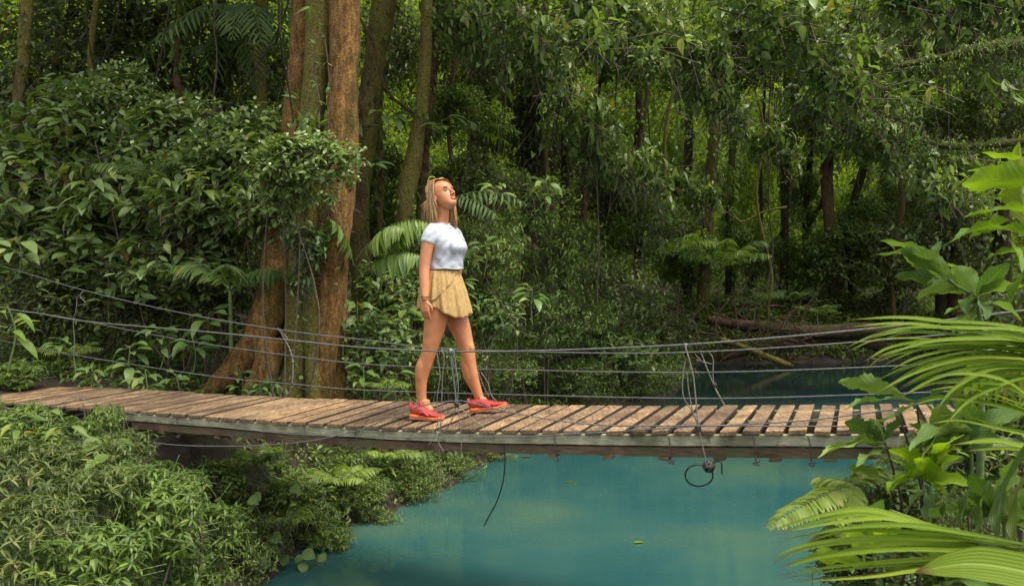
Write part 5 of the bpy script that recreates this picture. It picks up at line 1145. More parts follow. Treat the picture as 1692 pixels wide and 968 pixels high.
# ------------------------------------------------------------------ foreground herbs at the lower left
HB = [
 ('herbdull', 45, 800, 4.3, 90, 62, 'dull narrow leaved herb clump at the left edge'), ('herbdull', 145, 830, 4.1, 85, 60, 'dull feathery herb clump left of the bright ones'),
 ('herbdull', 150, 770, 4.6, 80, 45, 'feathery herb clump topmost of the foreground'), ('herb', 240, 800, 4.4, 70, 45, 'star leaved herb clump below the deck end'),
 ('herb', 255, 860, 4.0, 80, 58, 'bright star leaved herb clump in the middle of the foreground'), ('herb', 335, 875, 4.3, 62, 42, 'bright herb clump at the right of the foreground mass'),
 ('herbdull', 50, 900, 3.6, 90, 70, 'lowest dull herb clump in the left corner'), ('herb', 150, 930, 3.5, 90, 62, 'large star leaved herb clump at the bottom edge'),
 ('herb', 255, 945, 3.6, 80, 50, 'herb clump at the bottom edge left of the water'), ('herb', 335, 950, 3.9, 45, 38, 'herb clump beside the water corner'),
 ('herb', 35, 708, 4.9, 60, 40, 'light green leafy clump at the left edge under the deck'), ('herb', 115, 728, 4.9, 55, 34, 'light green leafy clump covering the deck end'),
 ('herb', 175, 690, 5.2, 30, 26, 'herb sprays growing up over the planks at left'), ('herb', 10, 622, 8.2, 60, 22, 'sunlit herbs behind the deck at the left edge'),
 ('herbdull', 205, 745, 5.0, 50, 34, 'thin herb clump beside the big round leaves'),
 ('herb', 300, 800, 4.9, 45, 28, 'small herb clump facing the dark hollow'), ('herbdull', 380, 905, 4.5, 30, 30, 'small dull clump at the edge of the dark bank'),
]
for kind, px, py, Y, rx, ry, lab in HB:
    o = shrub(kind, px, py, Y, rx*1.02, ry*1.05, lab, name='herb_clump', cat_='herb', ref=.34, refy=.32, refz=.32); 
for px, py, Y, n, L, lab in ((30, 690, 4.6, 12, .13, 'yellow green leafy plant at the left edge by the deck'), (105, 700, 4.6, 10, .13, 'yellow green leafy plant in front of the deck end'), (185, 720, 4.8, 9, .11, 'pointed leaf plant hanging beside the stringer end'), (12, 510, 5.0, 9, .18, 'bright leaves poking in at the left edge over the railing')):
    seedling(px, py, Y, n, L, lab, mat='fresh' if px < 15 else 'herb', wid=.3, spread=.8, up=.4)

# ------------------------------------------------------------------ right foreground plants
# (A) tall broad leaved plant at the right edge
def L_(b, t, wpx, bend=.08, roll=0.0, Y=None):
    Yb, Yt = Y if isinstance(Y, tuple) else (Y, Y); return (P3(b[0], b[1], Yb), P3(t[0], t[1], Yt), wpx*ppm((Yb+Yt)/2), bend, roll)
ra = thing('broadleaf_plant', 'tall bright broad leaved plant at the right edge of the frame', 'plant', (Xat(1700, 3.1), 3.1, float(gz(Xat(1700, 3.1), 3.1))))
bigleaf([L_((1712, 300), (1590, 303), 62, .05, -.9, (3.1, 2.95)), L_((1705, 292), (1598, 284), 34, .06, -.25, (3.15, 3.1)), L_((1720, 352), (1592, 360), 30, .06, -.15, (3.1, 3.0)),
         L_((1712, 392), (1556, 408), 36, .10, -.25, (3.1, 2.9)), L_((1668, 364), (1600, 396), 34, .05, -.7, (3.2, 3.1)), L_((1668, 398), (1688, 450), 34, .05, .8, (3.1, 3.0)),
         L_((1700, 380), (1684, 234), 52, .05, -1.2, (3.2, 3.1)), L_((1695, 262), (1622, 252), 20, -.05, -.3, (3.1, 3.1)), L_((1704, 440), (1672, 500), 46, .04, -.8, (3.1, 3.0)),
         L_((1700, 330), (1640, 330), 26, .1, -.4, (3.2, 3.2)), L_((1705, 420), (1625, 432), 30, .1, -.3, (3.15, 3.1))], 'leaf_blades', M['fresh'], ra, .06, 1)
trunk('stem', [Vector((Xat(1712, 3.15), 3.15, -.9)), at(1706, 600, 3.15), at(1702, 450, 3.15), at(1708, 300, 3.15), at(1715, 180, 3.15)], [.02, .018, .014, .012, .01], M['stemgreen'], ra, sides=8, rough=.03)
# (B) plant with layered leaves
rb = thing('broadleaf_plant', 'plant with long layered leaves spreading left of the tall one', 'plant', (Xat(1600, 3.4), 3.4, float(gz(Xat(1600, 3.4), 3.4))))
bigleaf([L_((1535, 430), (1453, 398), 22, .06, -.2, (3.4, 3.3)), L_((1565, 462), (1449, 420), 20, .10, -.1, (3.4, 3.2)), L_((1575, 458), (1490, 410), 40, .04, -.9, (3.4, 3.25)),
         L_((1560, 474), (1478, 457), 30, .08, -.6, (3.4, 3.3)), L_((1572, 474), (1514, 492), 34, .04, -.9, (3.4, 3.3)), L_((1612, 480), (1530, 468), 40, .04, -1.0, (3.45, 3.35)),
         L_((1612, 480), (1562, 434), 26, .05, -.4, (3.45, 3.5)), L_((1612, 485), (1574, 440), 46, .02, -1.2, (3.4, 3.4)), L_((1612, 490), (1668, 434), 30, .06, .6, (3.4, 3.2)),
         L_((1608, 490), (1600, 520), 26, .1, -.6, (3.4, 3.2)), L_((1612, 492), (1628, 528), 30, .05, .7, (3.4, 3.2)), L_((1616, 488), (1692, 472), 34, .06, .4, (3.4, 3.2)),
         L_((1540, 428), (1556, 398), 16, .05, -.6, (3.4, 3.4)), L_((1640, 500), (1560, 520), 28, .06, -.4, (3.4, 3.3)), L_((1640, 500), (1688, 530), 36, .06, .6, (3.4, 3.3)), L_((1620, 500), (1596, 556), 36, .06, -.7, (3.4, 3.2))], 'leaf_blades', M['broadv'], rb, .05, 2)
trunk('stem', [Vector((Xat(1620, 3.45), 3.45, -.9)), at(1622, 620, 3.45), at(1614, 490, 3.42)], [.018, .014, .008], M['stemgreen'], rb, sides=8, rough=.03)
trunk('stem', [at(1614, 490, 3.42), at(1575, 468, 3.4), at(1535, 430, 3.4)], [.006, .005, .004], M['stemgreen'], rb, sides=6, rough=.03)
# (C) upper palm leaf with long leaflets
rc = thing('foreground_palm', 'bright yellow green palm leaf with long arching leaflets at the right', 'palm', (Xat(1780, 2.6), 2.6, float(gz(Xat(1780, 2.6), 2.6))))
def C(lst, wpx, Y0, Y1, upv=None):
    n = len(lst); return ([P3(x, y, Y0+(Y1-Y0)*i/(n-1)) for i, (x, y) in enumerate(lst)], wpx*ppm((Y0+Y1)/2), upv)
up_ = (.1, -.55, 1)
CP = [([(1790, 585), (1692, 558), (1600, 540), (1500, 526), (1404, 528)], 19), ([(1790, 590), (1692, 568), (1570, 553), (1460, 552), (1398, 574)], 14), ([(1790, 592), (1692, 574), (1580, 562), (1480, 572), (1426, 598)], 14),
      ([(1790, 600), (1692, 582), (1600, 576), (1520, 590), (1470, 612)], 13), ([(1790, 604), (1700, 588), (1600, 584), (1510, 602), (1442, 632)], 13), ([(1790, 610), (1700, 598), (1610, 598), (1540, 615), (1486, 640)], 14),
      ([(1790, 640), (1692, 625), (1620, 620), (1540, 622), (1482, 645)], 12), ([(1800, 690), (1720, 668), (1660, 630), (1600, 618), (1540, 622)], 14), ([(1800, 720), (1720, 688), (1640, 668), (1560, 655), (1500, 666)], 14),
      ([(1800, 760), (1720, 722), (1650, 706), (1590, 686), (1536, 690)], 13), ([(1800, 760), (1720, 740), (1660, 734), (1600, 732)], 13), ([(1790, 595), (1700, 565), (1620, 560), (1530, 566), (1450, 592)], 14),
      ([(1800, 620), (1710, 608), (1640, 610), (1580, 640), (1545, 680)], 14), ([(1790, 580), (1692, 545), (1600, 534), (1510, 534), (1430, 545)], 15), ([(1790, 600), (1710, 592), (1650, 600), (1600, 625), (1570, 665)], 14),
      ([(1790, 596), (1690, 580), (1590, 569), (1500, 575), (1445, 590)], 11), ([(1790, 604), (1690, 590), (1600, 590), (1530, 602), (1462, 640)], 11), ([(1790, 590), (1690, 562), (1590, 547), (1510, 541), (1440, 553)], 11), ([(1800, 640), (1700, 622), (1630, 640), (1590, 668), (1560, 700)], 11), ([(1800, 700), (1720, 680), (1650, 655), (1590, 640), (1530, 645)], 11)]
CP = [(a, b_*.68) for a, b_ in CP]+[([(x+rng.normal(0, 2), y+dj+rng.normal(0, 2)) for (x, y), dj in zip(a, np.linspace(3, rng.uniform(6, 16), len(a)))], b_*.6) for a, b_ in CP]
ribbon([C(p, w_, 2.7, 2.3+.25*rng.random(), (rng.normal(0, .3), -.6+rng.normal(0, .35), 1)) for p, w_ in CP], 'leaflets', M['palm'], rc, .5)
CD = [([(x0+10, 585), (x0, 610), (x0-4, 640), (x0-8, 672+rng.uniform(-8, 10))], 15) for x0 in range(1600, 1700, 13)]
tag(ribbon([C(p, w_, 2.75, 2.7, (.3, -1, .2)) for p, w_ in CD], 'hanging_leaflets', M['palm'], rc, .4), 'short leaflets hanging down behind the long ones')
trunk('rachis', [at(1830, 640, 2.7), at(1790, 595, 2.7), at(1700, 572, 2.75), at(1600, 585, 2.78)], [.015, .012, .008, .004], M['stemgreen'], rc, sides=8, rough=.02)
# (D) lower palm leaves
rd_ = thing('foreground_palm', 'lower palm leaf fanning over the water in the bottom right corner', 'palm', (Xat(1760, 2.3), 2.3, float(gz(Xat(1760, 2.3), 2.3))))
DP = [([(1690, 905), (1547, 872), (1437, 843), (1353, 853), (1272, 876)], 15), ([(1690, 910), (1550, 878), (1465, 858), (1380, 864), (1290, 880)], 14), ([(1700, 905), (1585, 892), (1458, 888), (1336, 900), (1272, 922)], 14),
      ([(1720, 915), (1606, 908), (1479, 908), (1361, 918), (1286, 936)], 14), ([(1720, 925), (1600, 920), (1521, 925), (1395, 935), (1282, 950)], 13), ([(1720, 940), (1600, 935), (1521, 940), (1437, 952), (1308, 958)], 14),
      ([(1700, 900), (1600, 882), (1500, 868), (1400, 872), (1330, 886)], 13), ([(1700, 915), (1600, 900), (1500, 898), (1420, 905), (1340, 925)], 12)]
DP = [(a, b_*.75) for a, b_ in DP]+[([(x+rng.normal(0, 2), y+dj+rng.normal(0, 2)) for (x, y), dj in zip(a, np.linspace(3, rng.uniform(5, 12), len(a)))], b_*.6) for a, b_ in DP]
ribbon([C(p, w_, 2.25, 2.15+.2*rng.random(), (rng.normal(0, .3), -.7+rng.normal(0, .3), 1)) for p, w_ in DP], 'leaflets', M['palm'], rd_, .5)
tag(bigleaf([L_((1530+i*27, 812-i*5), (1498+i*30, 850+i*9), 30, .05, rng.uniform(-1.3, -.5), (2.7, 2.55)) for i in range(7)], 'shaded_leaflets', M['palmdark'], rd_, .0, 5), 'wider darker leaflets behind the bright ones')
trunk('rachis', [at(1470, 842, 2.4), at(1550, 872, 2.3), at(1640, 905, 2.25), at(1760, 935, 2.25)], [.003, .006, .008, .01], M['stemgreen'], rd_, sides=8, rough=.02)
tag(ribbon([C([(1810, 660), (1740, 690), (1688, 740), (1650, 810), (1620, 885)], 36, 1.9, 1.9, (1, -.6, .5))], 'big_leaf_blade', M['palmdark'], None, .4), 'dark arching palm blade crossing the right edge', 'palm leaf')
tag(ribbon([C([(1800, 975), (1692, 945), (1600, 932), (1512, 944)], 62, 1.45, 1.5, (0, -1, .7))], 'near_leaf_blade', M['palm'], None, .25), 'blurred bright leaf blade nearest the camera at the bottom right', 'leaf')
tag(ribbon([C([(1780, 730), (1700, 738), (1640, 728), (1570, 735)], 12, 2.5, 2.4, (0, -.8, 1))], 'big_leaf_blade', M['palm'], None, .3), 'single thin bright blade below the upper palm leaf', 'palm leaf')
# (E) ferns
def fern(label, px, py, Y, tips, ll=.09, mat='fern'):
    f = Fol(); b0 = P3(px, py, Y)
    for tx, ty, tY in tips:
        t_ = P3(tx, ty, tY); v = t_-b0; ln = np.linalg.norm(v); frondF(f, b0, v/ln+np.array([0, 0, .12]), ln*1.02, arch=.16, pairs=26, ll=ll, lw=.22, ldroop=.25, start=.08, rise=.04, rr=.003, fwd=.35, sag=.1)
    return tag(link('fern', f.build('fern', [M[mat], M['stemgreen'], M['flower']], 'hi')), label, 'fern')
fern('pale green fern whose frond tip reaches furthest left over the water', 1410, 800, 3.3, [(1276, 868, 3.0), (1330, 830, 3.2), (1380, 860, 3.1), (1350, 790, 3.4), (1395, 880, 3.1), (1450, 770, 3.4)], .10)
fern('small fern between the serrated leaves and the lower palm', 1430, 850, 3.3, [(1350, 850, 3.2), (1390, 905, 3.2), (1420, 910, 3.1), (1480, 890, 3.2), (1340, 900, 3.2)], .08)
# (F) serrated leaves in front of the deck end
rf = thing('broadleaf_plant', 'serrated leaf plant in front of the right end of the deck', 'plant', (Xat(1490, 3.3), 3.3, float(gz(Xat(1490, 3.3), 3.3))))
bigleaf([L_((1492, 652), (1385, 631), 32, .06, -1.0, (3.3, 3.15)), L_((1512, 662), (1384, 681), 22, .06, -.4, (3.3, 3.1)), L_((1515, 662), (1446, 698), 26, -.04, -.6, (3.3, 3.1)),
         L_((1460, 730), (1396, 696), 34, .05, -.8, (3.3, 3.2)), L_((1462, 730), (1436, 692), 30, .02, -1.3, (3.3, 3.25)), L_((1465, 735), (1358, 747), 26, .07, -.5, (3.3, 3.1)),
         L_((1470, 738), (1350, 757), 20, .07, -.3, (3.3, 3.05)), L_((1470, 740), (1414, 771), 20, .04, -.4, (3.3, 3.1)), L_((1462, 728), (1495, 690), 30, .04, .9, (3.3, 3.3)),
         L_((1530, 660), (1580, 640), 30, .04, .6, (3.3, 3.3)), L_((1530, 668), (1560, 720), 36, .04, .8, (3.3, 3.2)), L_((1480, 745), (1520, 790), 34, .04, .7, (3.3, 3.2)), L_((1500, 700), (1560, 745), 34, .05, .6, (3.3, 3.2)),
         L_((1455, 790), (1400, 770), 26, .05, -.7, (3.3, 3.2)), L_((1540, 770), (1470, 800), 30, .05, -.7, (3.3, 3.1)), L_((1600, 720), (1545, 700), 34, .05, -.8, (3.3, 3.2))], 'leaf_blades', M['broadv'], rf, .12, 3)
for a_, b_ in (((1500, 900), (1462, 730)), ((1520, 900), (1515, 662)), ((1540, 900), (1490, 700))):
    trunk('stem', [P3(a_[0], a_[1], 3.4), P3((a_[0]+b_[0])/2+6, (a_[1]+b_[1])/2, 3.35), P3(b_[0], b_[1], 3.3)], [.008, .006, .004], M['twig'], rf, sides=6, rough=.03)
# (G) filling thicket on the right bank
RG = [
 ('broad', 1590, 760, 3.7, 100, 60, 'broad leaved bush filling the right bank below the deck end'), ('broad', 1660, 690, 3.8, 90, 70, 'broad leaved bush under the upper palm leaf'),
 ('broad', 1490, 840, 3.5, 80, 60, 'broad leaved bush above the lower palm leaf'), ('drip', 1640, 850, 3.1, 90, 60, 'fine leaved bush between the two palm leaves'),
 ('broad', 1420, 940, 3.1, 85, 45, 'broad leaved bush in the bottom right over the water'), ('drip', 1500, 760, 3.7, 55, 40, 'fine leaved bush in front of the bridge end'),
 ('drip', 1440, 810, 3.5, 45, 40, 'small leaved bush touching the tip of the pale fern'),
 ('broad', 1660, 590, 4.8, 60, 50, 'shaded bush behind the upper palm leaf'), ('shade', 1700, 520, 6.5, 90, 70, 'dark bush at the right edge behind the layered leaves'),
 ('broad', 1560, 945, 2.8, 120, 50, 'leafy bush at the bottom edge under the near blade'),
]
for kind, px, py, Y, rx, ry, lab in RG:
    kind = {'broad': 'bank'}.get(kind, kind)
    d_ = {'shade': (.8, .7, .7)}.get(kind, (.6, .55, .6)); shrub(kind, px, py, Y, rx, ry, lab, ref=d_[0], refy=d_[1], refz=d_[2])

rg2 = np.random.default_rng(5)
for k_, (cx, cy, Y, n_, lab) in enumerate(((1600, 735, 3.2, 13, 'plant with long ribbed leaves below the upper palm leaf'), (1530, 800, 3.1, 11, 'plant with ribbed leaves between the fern and the deck end'), (1655, 850, 2.9, 12, 'ribbed leaf plant behind the lower palm leaf at the right edge'), (1450, 915, 2.9, 9, 'round ribbed leaves peeping between the lowest leaflets'), (1580, 950, 2.7, 8, 'leafy plant under the near blade at the bottom'))):
    rt_ = thing('broadleaf_plant', lab, 'plant', (Xat(cx, Y), Y, float(gz(Xat(cx, Y), Y)))); LL_ = []
    for i in range(n_):
        a_ = rg2.uniform(-.6, 3.9); ln = rg2.uniform(55, 110); b0 = (cx+rg2.normal(0, 16), cy+rg2.normal(0, 16))
        LL_.append(L_(b0, (b0[0]-ln*math.cos(a_), b0[1]-ln*.75*math.sin(a_)), ln*rg2.uniform(.30, .45), rg2.uniform(.03, .12), rg2.uniform(-1.1, -.1), (Y, Y-rg2.uniform(.0, .25))))
    bigleaf(LL_, 'leaf_blades', M['broadv' if k_ % 2 == 0 else 'fresh'], rt_, .05, 30+k_)
    trunk('stem', [Vector((Xat(cx, Y), Y, float(gz(Xat(cx, Y), Y))-.05)), P3(cx+5, cy+60, Y), P3(cx, cy, Y)], [.012, .009, .006], M['stemgreen'], rt_, sides=6, rough=.03)
# ------------------------------------------------------------------ middle distance: low crowns and thickets, each a thing
MD = [
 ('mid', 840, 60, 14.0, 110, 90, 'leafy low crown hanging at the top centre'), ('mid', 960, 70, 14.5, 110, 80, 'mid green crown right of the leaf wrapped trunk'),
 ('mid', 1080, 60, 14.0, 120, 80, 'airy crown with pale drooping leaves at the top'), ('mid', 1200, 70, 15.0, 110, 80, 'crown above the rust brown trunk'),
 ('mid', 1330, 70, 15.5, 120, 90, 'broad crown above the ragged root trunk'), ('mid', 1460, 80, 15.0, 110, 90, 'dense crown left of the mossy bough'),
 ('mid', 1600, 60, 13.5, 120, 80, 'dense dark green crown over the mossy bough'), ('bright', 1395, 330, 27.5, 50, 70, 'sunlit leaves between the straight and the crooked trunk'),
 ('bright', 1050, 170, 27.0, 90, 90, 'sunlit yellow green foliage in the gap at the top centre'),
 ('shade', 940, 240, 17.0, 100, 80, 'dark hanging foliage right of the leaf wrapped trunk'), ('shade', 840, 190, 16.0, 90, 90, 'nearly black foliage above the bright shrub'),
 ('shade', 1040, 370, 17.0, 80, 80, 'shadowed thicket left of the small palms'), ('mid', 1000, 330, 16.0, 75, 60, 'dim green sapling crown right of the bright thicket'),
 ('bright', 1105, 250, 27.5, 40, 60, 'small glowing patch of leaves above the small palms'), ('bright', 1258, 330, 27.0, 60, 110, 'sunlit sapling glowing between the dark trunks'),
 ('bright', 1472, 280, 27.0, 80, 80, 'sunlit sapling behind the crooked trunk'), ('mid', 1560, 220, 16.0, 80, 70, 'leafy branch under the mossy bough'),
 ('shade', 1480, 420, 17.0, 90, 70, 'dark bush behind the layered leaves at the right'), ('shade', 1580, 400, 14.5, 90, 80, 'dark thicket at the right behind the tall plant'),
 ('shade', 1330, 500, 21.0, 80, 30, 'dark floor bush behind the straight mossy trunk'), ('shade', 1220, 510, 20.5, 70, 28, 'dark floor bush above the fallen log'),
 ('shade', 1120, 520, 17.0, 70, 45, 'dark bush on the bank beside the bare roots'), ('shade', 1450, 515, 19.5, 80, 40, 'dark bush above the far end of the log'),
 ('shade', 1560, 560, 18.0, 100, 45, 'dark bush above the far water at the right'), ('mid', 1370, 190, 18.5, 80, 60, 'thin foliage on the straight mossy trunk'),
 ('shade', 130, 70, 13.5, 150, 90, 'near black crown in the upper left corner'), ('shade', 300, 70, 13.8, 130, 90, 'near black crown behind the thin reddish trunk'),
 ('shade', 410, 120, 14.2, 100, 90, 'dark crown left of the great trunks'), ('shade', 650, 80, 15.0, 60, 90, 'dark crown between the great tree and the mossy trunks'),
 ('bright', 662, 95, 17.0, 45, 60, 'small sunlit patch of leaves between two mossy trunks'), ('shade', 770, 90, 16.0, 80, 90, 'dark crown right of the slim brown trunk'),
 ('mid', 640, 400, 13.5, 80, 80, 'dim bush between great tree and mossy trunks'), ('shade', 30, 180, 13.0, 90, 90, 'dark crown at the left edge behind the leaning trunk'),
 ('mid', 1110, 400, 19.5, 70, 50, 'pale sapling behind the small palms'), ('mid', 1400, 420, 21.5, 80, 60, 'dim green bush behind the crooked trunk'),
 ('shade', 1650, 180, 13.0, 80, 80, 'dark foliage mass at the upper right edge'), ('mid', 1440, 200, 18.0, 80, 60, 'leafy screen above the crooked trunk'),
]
MD += [('mid', 1135, 440, 22.6, 50, 40, 'bush between the two small palms'), ('mid', 1225, 400, 22.8, 40, 46, 'leafy sapling right of the rust brown trunk'), ('mid', 1330, 330, 23.5, 40, 40, 'thin foliage around the forked sapling'), ('mid', 1430, 370, 22.6, 50, 50, 'leafy sapling right of the crooked trunk'),
 ('mid', 1500, 340, 22.4, 50, 46, 'leafy sapling in front of the bent branching tree'), ('mid', 1290, 430, 22.9, 50, 36, 'bush at the foot of the ragged root trunk'), ('mid', 1350, 450, 22.8, 44, 34, 'bush left of the straight mossy trunk'), ('mid', 1180, 300, 22.9, 36, 40, 'foliage clinging beside the rust brown trunk')]
for kind, px, py, Y, rx, ry, lab in MD:
    if px > 1090 and py > 150: Y = max(Y, 21.9+(Y-14)*.3)
    d_ = {'shade': (.8, .7, .7), 'mid': (1.5, 1.3, 1.1), 'bright': (1.5, 1.3, 1.2)}[kind]
    nm = 'leafy_crown' if py < 260 else 'forest_shrub'
    root = shrub(kind, px, py, Y, rx, ry, lab, ref=d_[0], refy=d_[1], refz=d_[2], name='understory_tree' if py < 260 else 'forest_shrub', cat_='tree' if py < 260 else 'shrub', base=True)

HBR = [(860, 70, 10.5, 60, 42, 'pale leaved branch hanging at the top centre'), (985, 45, 11.0, 90, 45, 'long leafy branch with drooping leaves at the top'), (1100, 95, 11.5, 70, 42, 'leafy branch tip drooping in the light gap'),
 (1160, 175, 12.0, 50, 34, 'isolated spray of pale leaves above the rust brown trunk'), (1270, 50, 11.5, 90, 48, 'spray of leaves with whitish sheen at the top right of centre'), (1400, 120, 12.0, 80, 48, 'leafy branch in front of the mossy bough tip'),
 (1530, 40, 10.5, 90, 48, 'bright leafy branch over the bough at the upper right'), (760, 60, 11.5, 60, 50, 'leafy branch right of the slim brown trunk'), (950, 210, 12.5, 60, 50, 'bluish green spray beside the leaf wrapped trunk'),
 (1350, 150, 13.0, 70, 40, 'leafy branch crossing in front of the ragged root trunk'), (1640, 30, 9.5, 70, 40, 'dark glossy branch in the upper right corner'),
 (1235, 235, 14.0, 55, 34, 'drooping leafy branch between the rust brown and the ragged trunk'), (1425, 235, 13.5, 60, 34, 'leafy branch hiding the top of the crooked trunk'), (1550, 290, 12.0, 60, 40, 'leafy branch left of the tall bright plant'), (1115, 330, 16.5, 50, 34, 'leafy branch tip above the pale small palm'), (1020, 280, 13.0, 60, 40, 'leafy branch hanging right above the bright thicket')]
for px, py, Y, rx, ry, lab in HBR: shrub('spray', px, py, Y, rx*.95, ry*1.6, lab, ref=.7, refz=.5, name='hanging_branch', cat_='branch')
# ------------------------------------------------------------------ countless foliage: far forest, canopy, ground cover
def mass(name, centres, radii, n_per, size, mat, label, tpl='lo', width=.5, hang=.05, flat=.8):
    C_ = np.repeat(np.asarray(centres), n_per, 0); Rr = np.repeat(np.asarray(radii), n_per, 0); n = len(C_)
    dd = rdir(n, .2); P = C_+dd*Rr*rng.uniform(.35, 1.0, n)[:, None]**.6
    f = Fol(); D = nrm(dd*.7+rng.normal(0, .7, (n, 3))+np.array([0, 0, -hang])); U = nrm(np.array([0, 0, flat])+dd*.4+rng.normal(0, .45, (n, 3)))
    f.add(P, D, U, size*rng.uniform(.6, 1.3, n), width, .3)
    return tag(link(name, f.build(name, [mat, M['twig'], M['flower']], tpl)), label, name.replace('_', ' '), kind='stuff')
n = 60; c = np.stack([rng.uniform(3.5, 20, n), rng.uniform(11.5, 20.5, n), np.zeros(n)], -1); c[:, 2] = 1.6+.36*c[:, 1]+rng.uniform(.6, 3, n)
mass('shade_canopy', c, np.tile([1.6, 1.5, .7], (n, 1)), 90, .3, M['mid'], 'unseen leaf canopy added to shade the upper river')  # leaves added above the frame to keep light off the far water
# bright wall of leaves far behind
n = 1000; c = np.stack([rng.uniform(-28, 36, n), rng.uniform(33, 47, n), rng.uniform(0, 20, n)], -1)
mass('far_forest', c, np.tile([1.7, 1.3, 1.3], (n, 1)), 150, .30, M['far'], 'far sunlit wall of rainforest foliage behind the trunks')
n = 240; c = np.stack([rng.uniform(-24, 30, n), rng.uniform(24, 31, n), rng.uniform(-.3, .75, n)*2.4], -1)
mass('far_undergrowth', c, np.tile([1.1, 1.0, .7], (n, 1)), 110, .18, M['mid'], 'dim undergrowth covering the floor of the forest beyond the river')
n = 70; c = np.stack([rng.uniform(-22, 26, n), rng.uniform(20, 28, n), rng.uniform(5.0, 9.5, n)], -1)
mass('hanging_foliage', c, np.tile([1.3, 1.2, .9], (n, 1)), 120, .17, M['mid'], 'hanging foliage among the trunks in the upper middle distance')
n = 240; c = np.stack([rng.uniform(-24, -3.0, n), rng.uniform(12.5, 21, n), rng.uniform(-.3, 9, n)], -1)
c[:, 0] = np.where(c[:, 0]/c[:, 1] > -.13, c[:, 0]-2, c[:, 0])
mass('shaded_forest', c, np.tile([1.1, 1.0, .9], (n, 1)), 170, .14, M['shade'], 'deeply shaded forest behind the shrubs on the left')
n = 130; c = np.stack([rng.uniform(-20, 22, n), rng.uniform(15.5, 24, n), rng.uniform(10.5, 14, n)], -1)
mass('forest_canopy', c, np.tile([2.0, 2.0, .8], (n, 1)), 80, .34, M['mid'], 'high leaf canopy closing over the river')
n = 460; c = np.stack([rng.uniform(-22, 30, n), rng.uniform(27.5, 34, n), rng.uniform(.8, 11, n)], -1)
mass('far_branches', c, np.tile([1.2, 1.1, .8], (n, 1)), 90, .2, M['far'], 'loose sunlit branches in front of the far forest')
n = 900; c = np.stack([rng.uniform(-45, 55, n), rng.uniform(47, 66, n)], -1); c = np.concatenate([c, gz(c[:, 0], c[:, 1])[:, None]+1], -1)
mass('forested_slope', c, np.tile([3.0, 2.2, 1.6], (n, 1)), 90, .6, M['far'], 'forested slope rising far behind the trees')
# ground cover on the banks
def cover(name, n, xr, yr, size, mat, label, dmin=.12, cond=None, lift=.10, tpl='lo', width=.35):
    x = rng.uniform(*xr, n); y = rng.uniform(*yr, n); dd = rdist(x, y); ok = dd > dmin
    if cond is not None: ok &= cond(x, y)
    x, y = x[ok], y[ok]; z = gz(x, y)+rng.uniform(.0, lift, len(x))
    f = Fol(); f.add(np.stack([x, y, z], -1), nrm(rng.normal(size=(len(x), 3))*np.array([1, 1, .35])+np.array([0, 0, .15])), nrm(rng.normal(0, .35, (len(x), 3))+np.array([0, 0, 1])), size*rng.uniform(.5, 1.3, len(x)), width, .4)
    return tag(link(name, f.build(name, [mat, M['twig'], M['flower']], tpl)), label, name.replace('_', ' '), kind='stuff')
cover('ground_cover', 42000, (-7, 3.2), (5.5, 15.5), .085, M['small'], 'low leafy ground cover on the near bank', tpl='mid', cond=lambda x, y: np.abs((x-P0[0])*wd[0]*0+deckdist(x, y)) > 0) if False else None
def notdeck(x, y):
    A = np.linalg.inv(np.array([bd, wd]).T); r_ = np.stack([x-P0[0], y-P0[1]], -1)@A.T; return ~((r_[:, 1] > -.1) & (r_[:, 1] < BW+.1))
cover('ground_cover', 62000, (-13, 3.4), (6.4, 16), .08, M['small'], 'low leafy ground cover on the bank behind the footbridge', tpl='mid', cond=notdeck, lift=.16)
cover('bank_plants', 16000, (-3.2, 3.4), (6.3, 16), .10, M['small'], 'leafy plants lining the steep river bank', dmin=.02, cond=lambda x, y: notdeck(x, y) & (rdist(x, y) < 1.3) & (x < 3.4), lift=.3, tpl='mid', width=.28)
cover('far_bank_plants', 14000, (3, 15), (20.8, 24.5), .17, M['mid'], 'low leafy plants fringing the far bank', dmin=.05, lift=.45, tpl='mid', width=.3)
cover('herb_cover', 42000, (-10, -1.0), (.5, 6.4), .07, M['herb'], 'low herbs carpeting the near left bank', tpl='mid', cond=notdeck, lift=.15, width=.22)
cover('forest_floor_plants', 40000, (2, 18), (16, 30), .13, M['shade'], 'small plants covering the shaded floor across the river', lift=.3)
cover('leaf_litter', 30000, (-8, 18), (5, 28), .09, M['litter'], 'brown fallen leaves littering the banks', lift=.02, cond=notdeck)
cover('right_bank_plants', 12000, (2.2, 9), (2.2, 12), .12, M['broad'], 'leafy ground cover on the right bank', tpl='mid', lift=.3, cond=lambda x, y: x > 1.6)
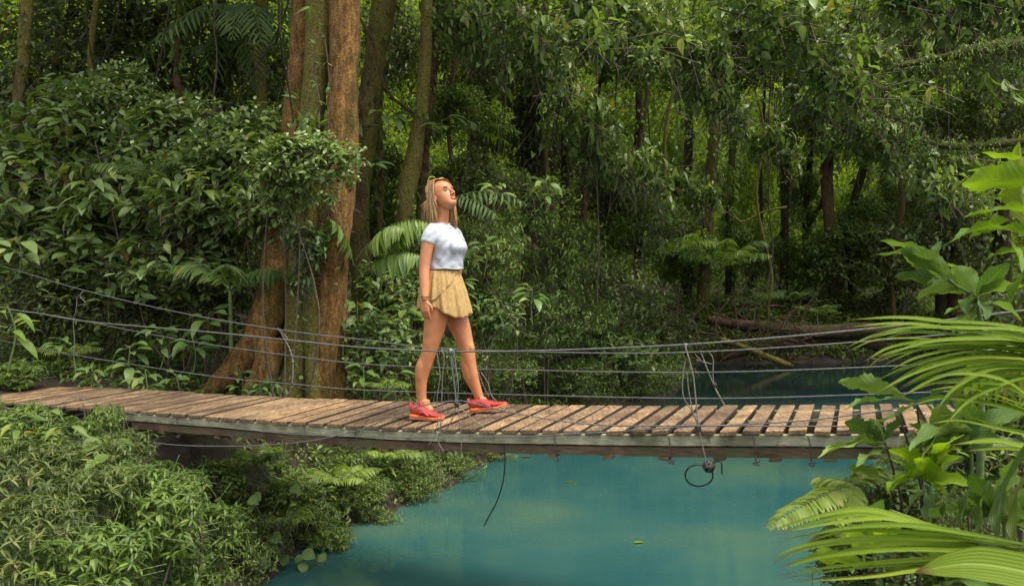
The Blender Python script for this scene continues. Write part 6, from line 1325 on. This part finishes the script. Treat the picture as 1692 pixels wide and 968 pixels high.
# hanging lianas
for i, (px, y0, y1, Y, lab) in enumerate(((355, 0, 210, 10.5, 'thin liana hanging in the upper left shade'), (985, 0, 500, 12.5, 'long thin liana hanging straight down near the centre'), (1495, 170, 240, 12, 'pale bare twig arching at the upper right'), (722, 0, 130, 12.5, 'liana beside the slim brown trunk'), (1270, 150, 480, 17, 'thin liana in front of the bright gap'), (1420, 0, 200, 14, 'liana dropping from the crown at the right'))):
    pts = [P3(px+rng.normal(0, 3), y, Y) for y in np.linspace(y0, y1, 6)]; X, q_ = tube_arrays(smoothpath(pts, 24), np.full(24, .006+.0005*Y), 5)
    tag(link('liana', mk('liana', X, quads=q_, mats=[M['twig']])), lab, 'liana')
for i, (path, Y, r_, lab) in enumerate((
 ([(1090, 0), (1075, 120), (1062, 220), (1066, 330), (1052, 440)], 17, .05, 'thin leaning pale stem left of the short dark trunk'), ([(1240, 120), (1262, 220), (1250, 330), (1275, 450), (1270, 500)], 22.4, .04, 'wavy thin stem in the bright gap'),
 ([(1500, 180), (1480, 260), (1492, 340), (1470, 430), (1476, 500)], 22.6, .07, 'curving slim stem right of the crooked trunk'), ([(905, 60), (915, 160), (902, 260), (915, 360)], 14.5, .04, 'thin mossy stem beside the leaf wrapped trunk'),
 ([(745, 0), (752, 90), (740, 190), (748, 280)], 12.5, .035, 'thin pale stem above her head'), ([(1205, 345), (1225, 366), (1262, 350), (1300, 342)], 22.4, .028, 'bare curved branch crossing the bright gap'),
 ([(570, 0), (612, 60), (640, 150), (700, 200)], 11.2, .02, 'slanting vine between the trunks'), ([(160, 0), (150, 100), (165, 200)], 12.5, .05, 'slim dark stem in the upper left shade'), ([(1560, 0), (1550, 120), (1572, 230), (1560, 330)], 22.8, .07, 'thin trunk behind the mossy bough'),
 ([(1155, 40), (1120, 130), (1100, 210), (1098, 300)], 18, .04, 'slim curved stem above the palms'))):
    pts = [at(x, y, Y) for x, y in path]
    if path[-1][1] > 430: pts.append(Vector((pts[-1].x, pts[-1].y, float(gz(pts[-1].x, pts[-1].y))-.1)))
    tag(link('slender_stem', trunk_mesh('slender_stem', pts, [r_*.8, r_, r_, r_*1.1], M['barkmoss' if i % 2 else 'barkbrown'], 8, .12, n=30, seed=60+i)), lab, 'stem')
# leaves afloat
for px, py, lab in ((934, 799, 'pale floating leaf in the middle of the river'), (861, 757, 'brown twig floating under the deck'), (1048, 901, 'tiny pale leaf afloat near the bottom centre'), (728, 795, 'leaf afloat beside the left bank')):
    Y = F*(CZ-WZ)/(py-455); f = Fol(); f.add([np.array([Xat(px, Y), Y, WZ+.006])], [(1, .2, 0)], [(0, .05, 1)], .11 if px > 1000 else .16, .4, .05)
    tag(link('floating_leaf', f.build('floating_leaf', [M['litter'] if px == 861 else M['fern'], M['twig'], M['flower']], 'hi')), lab, 'leaf')
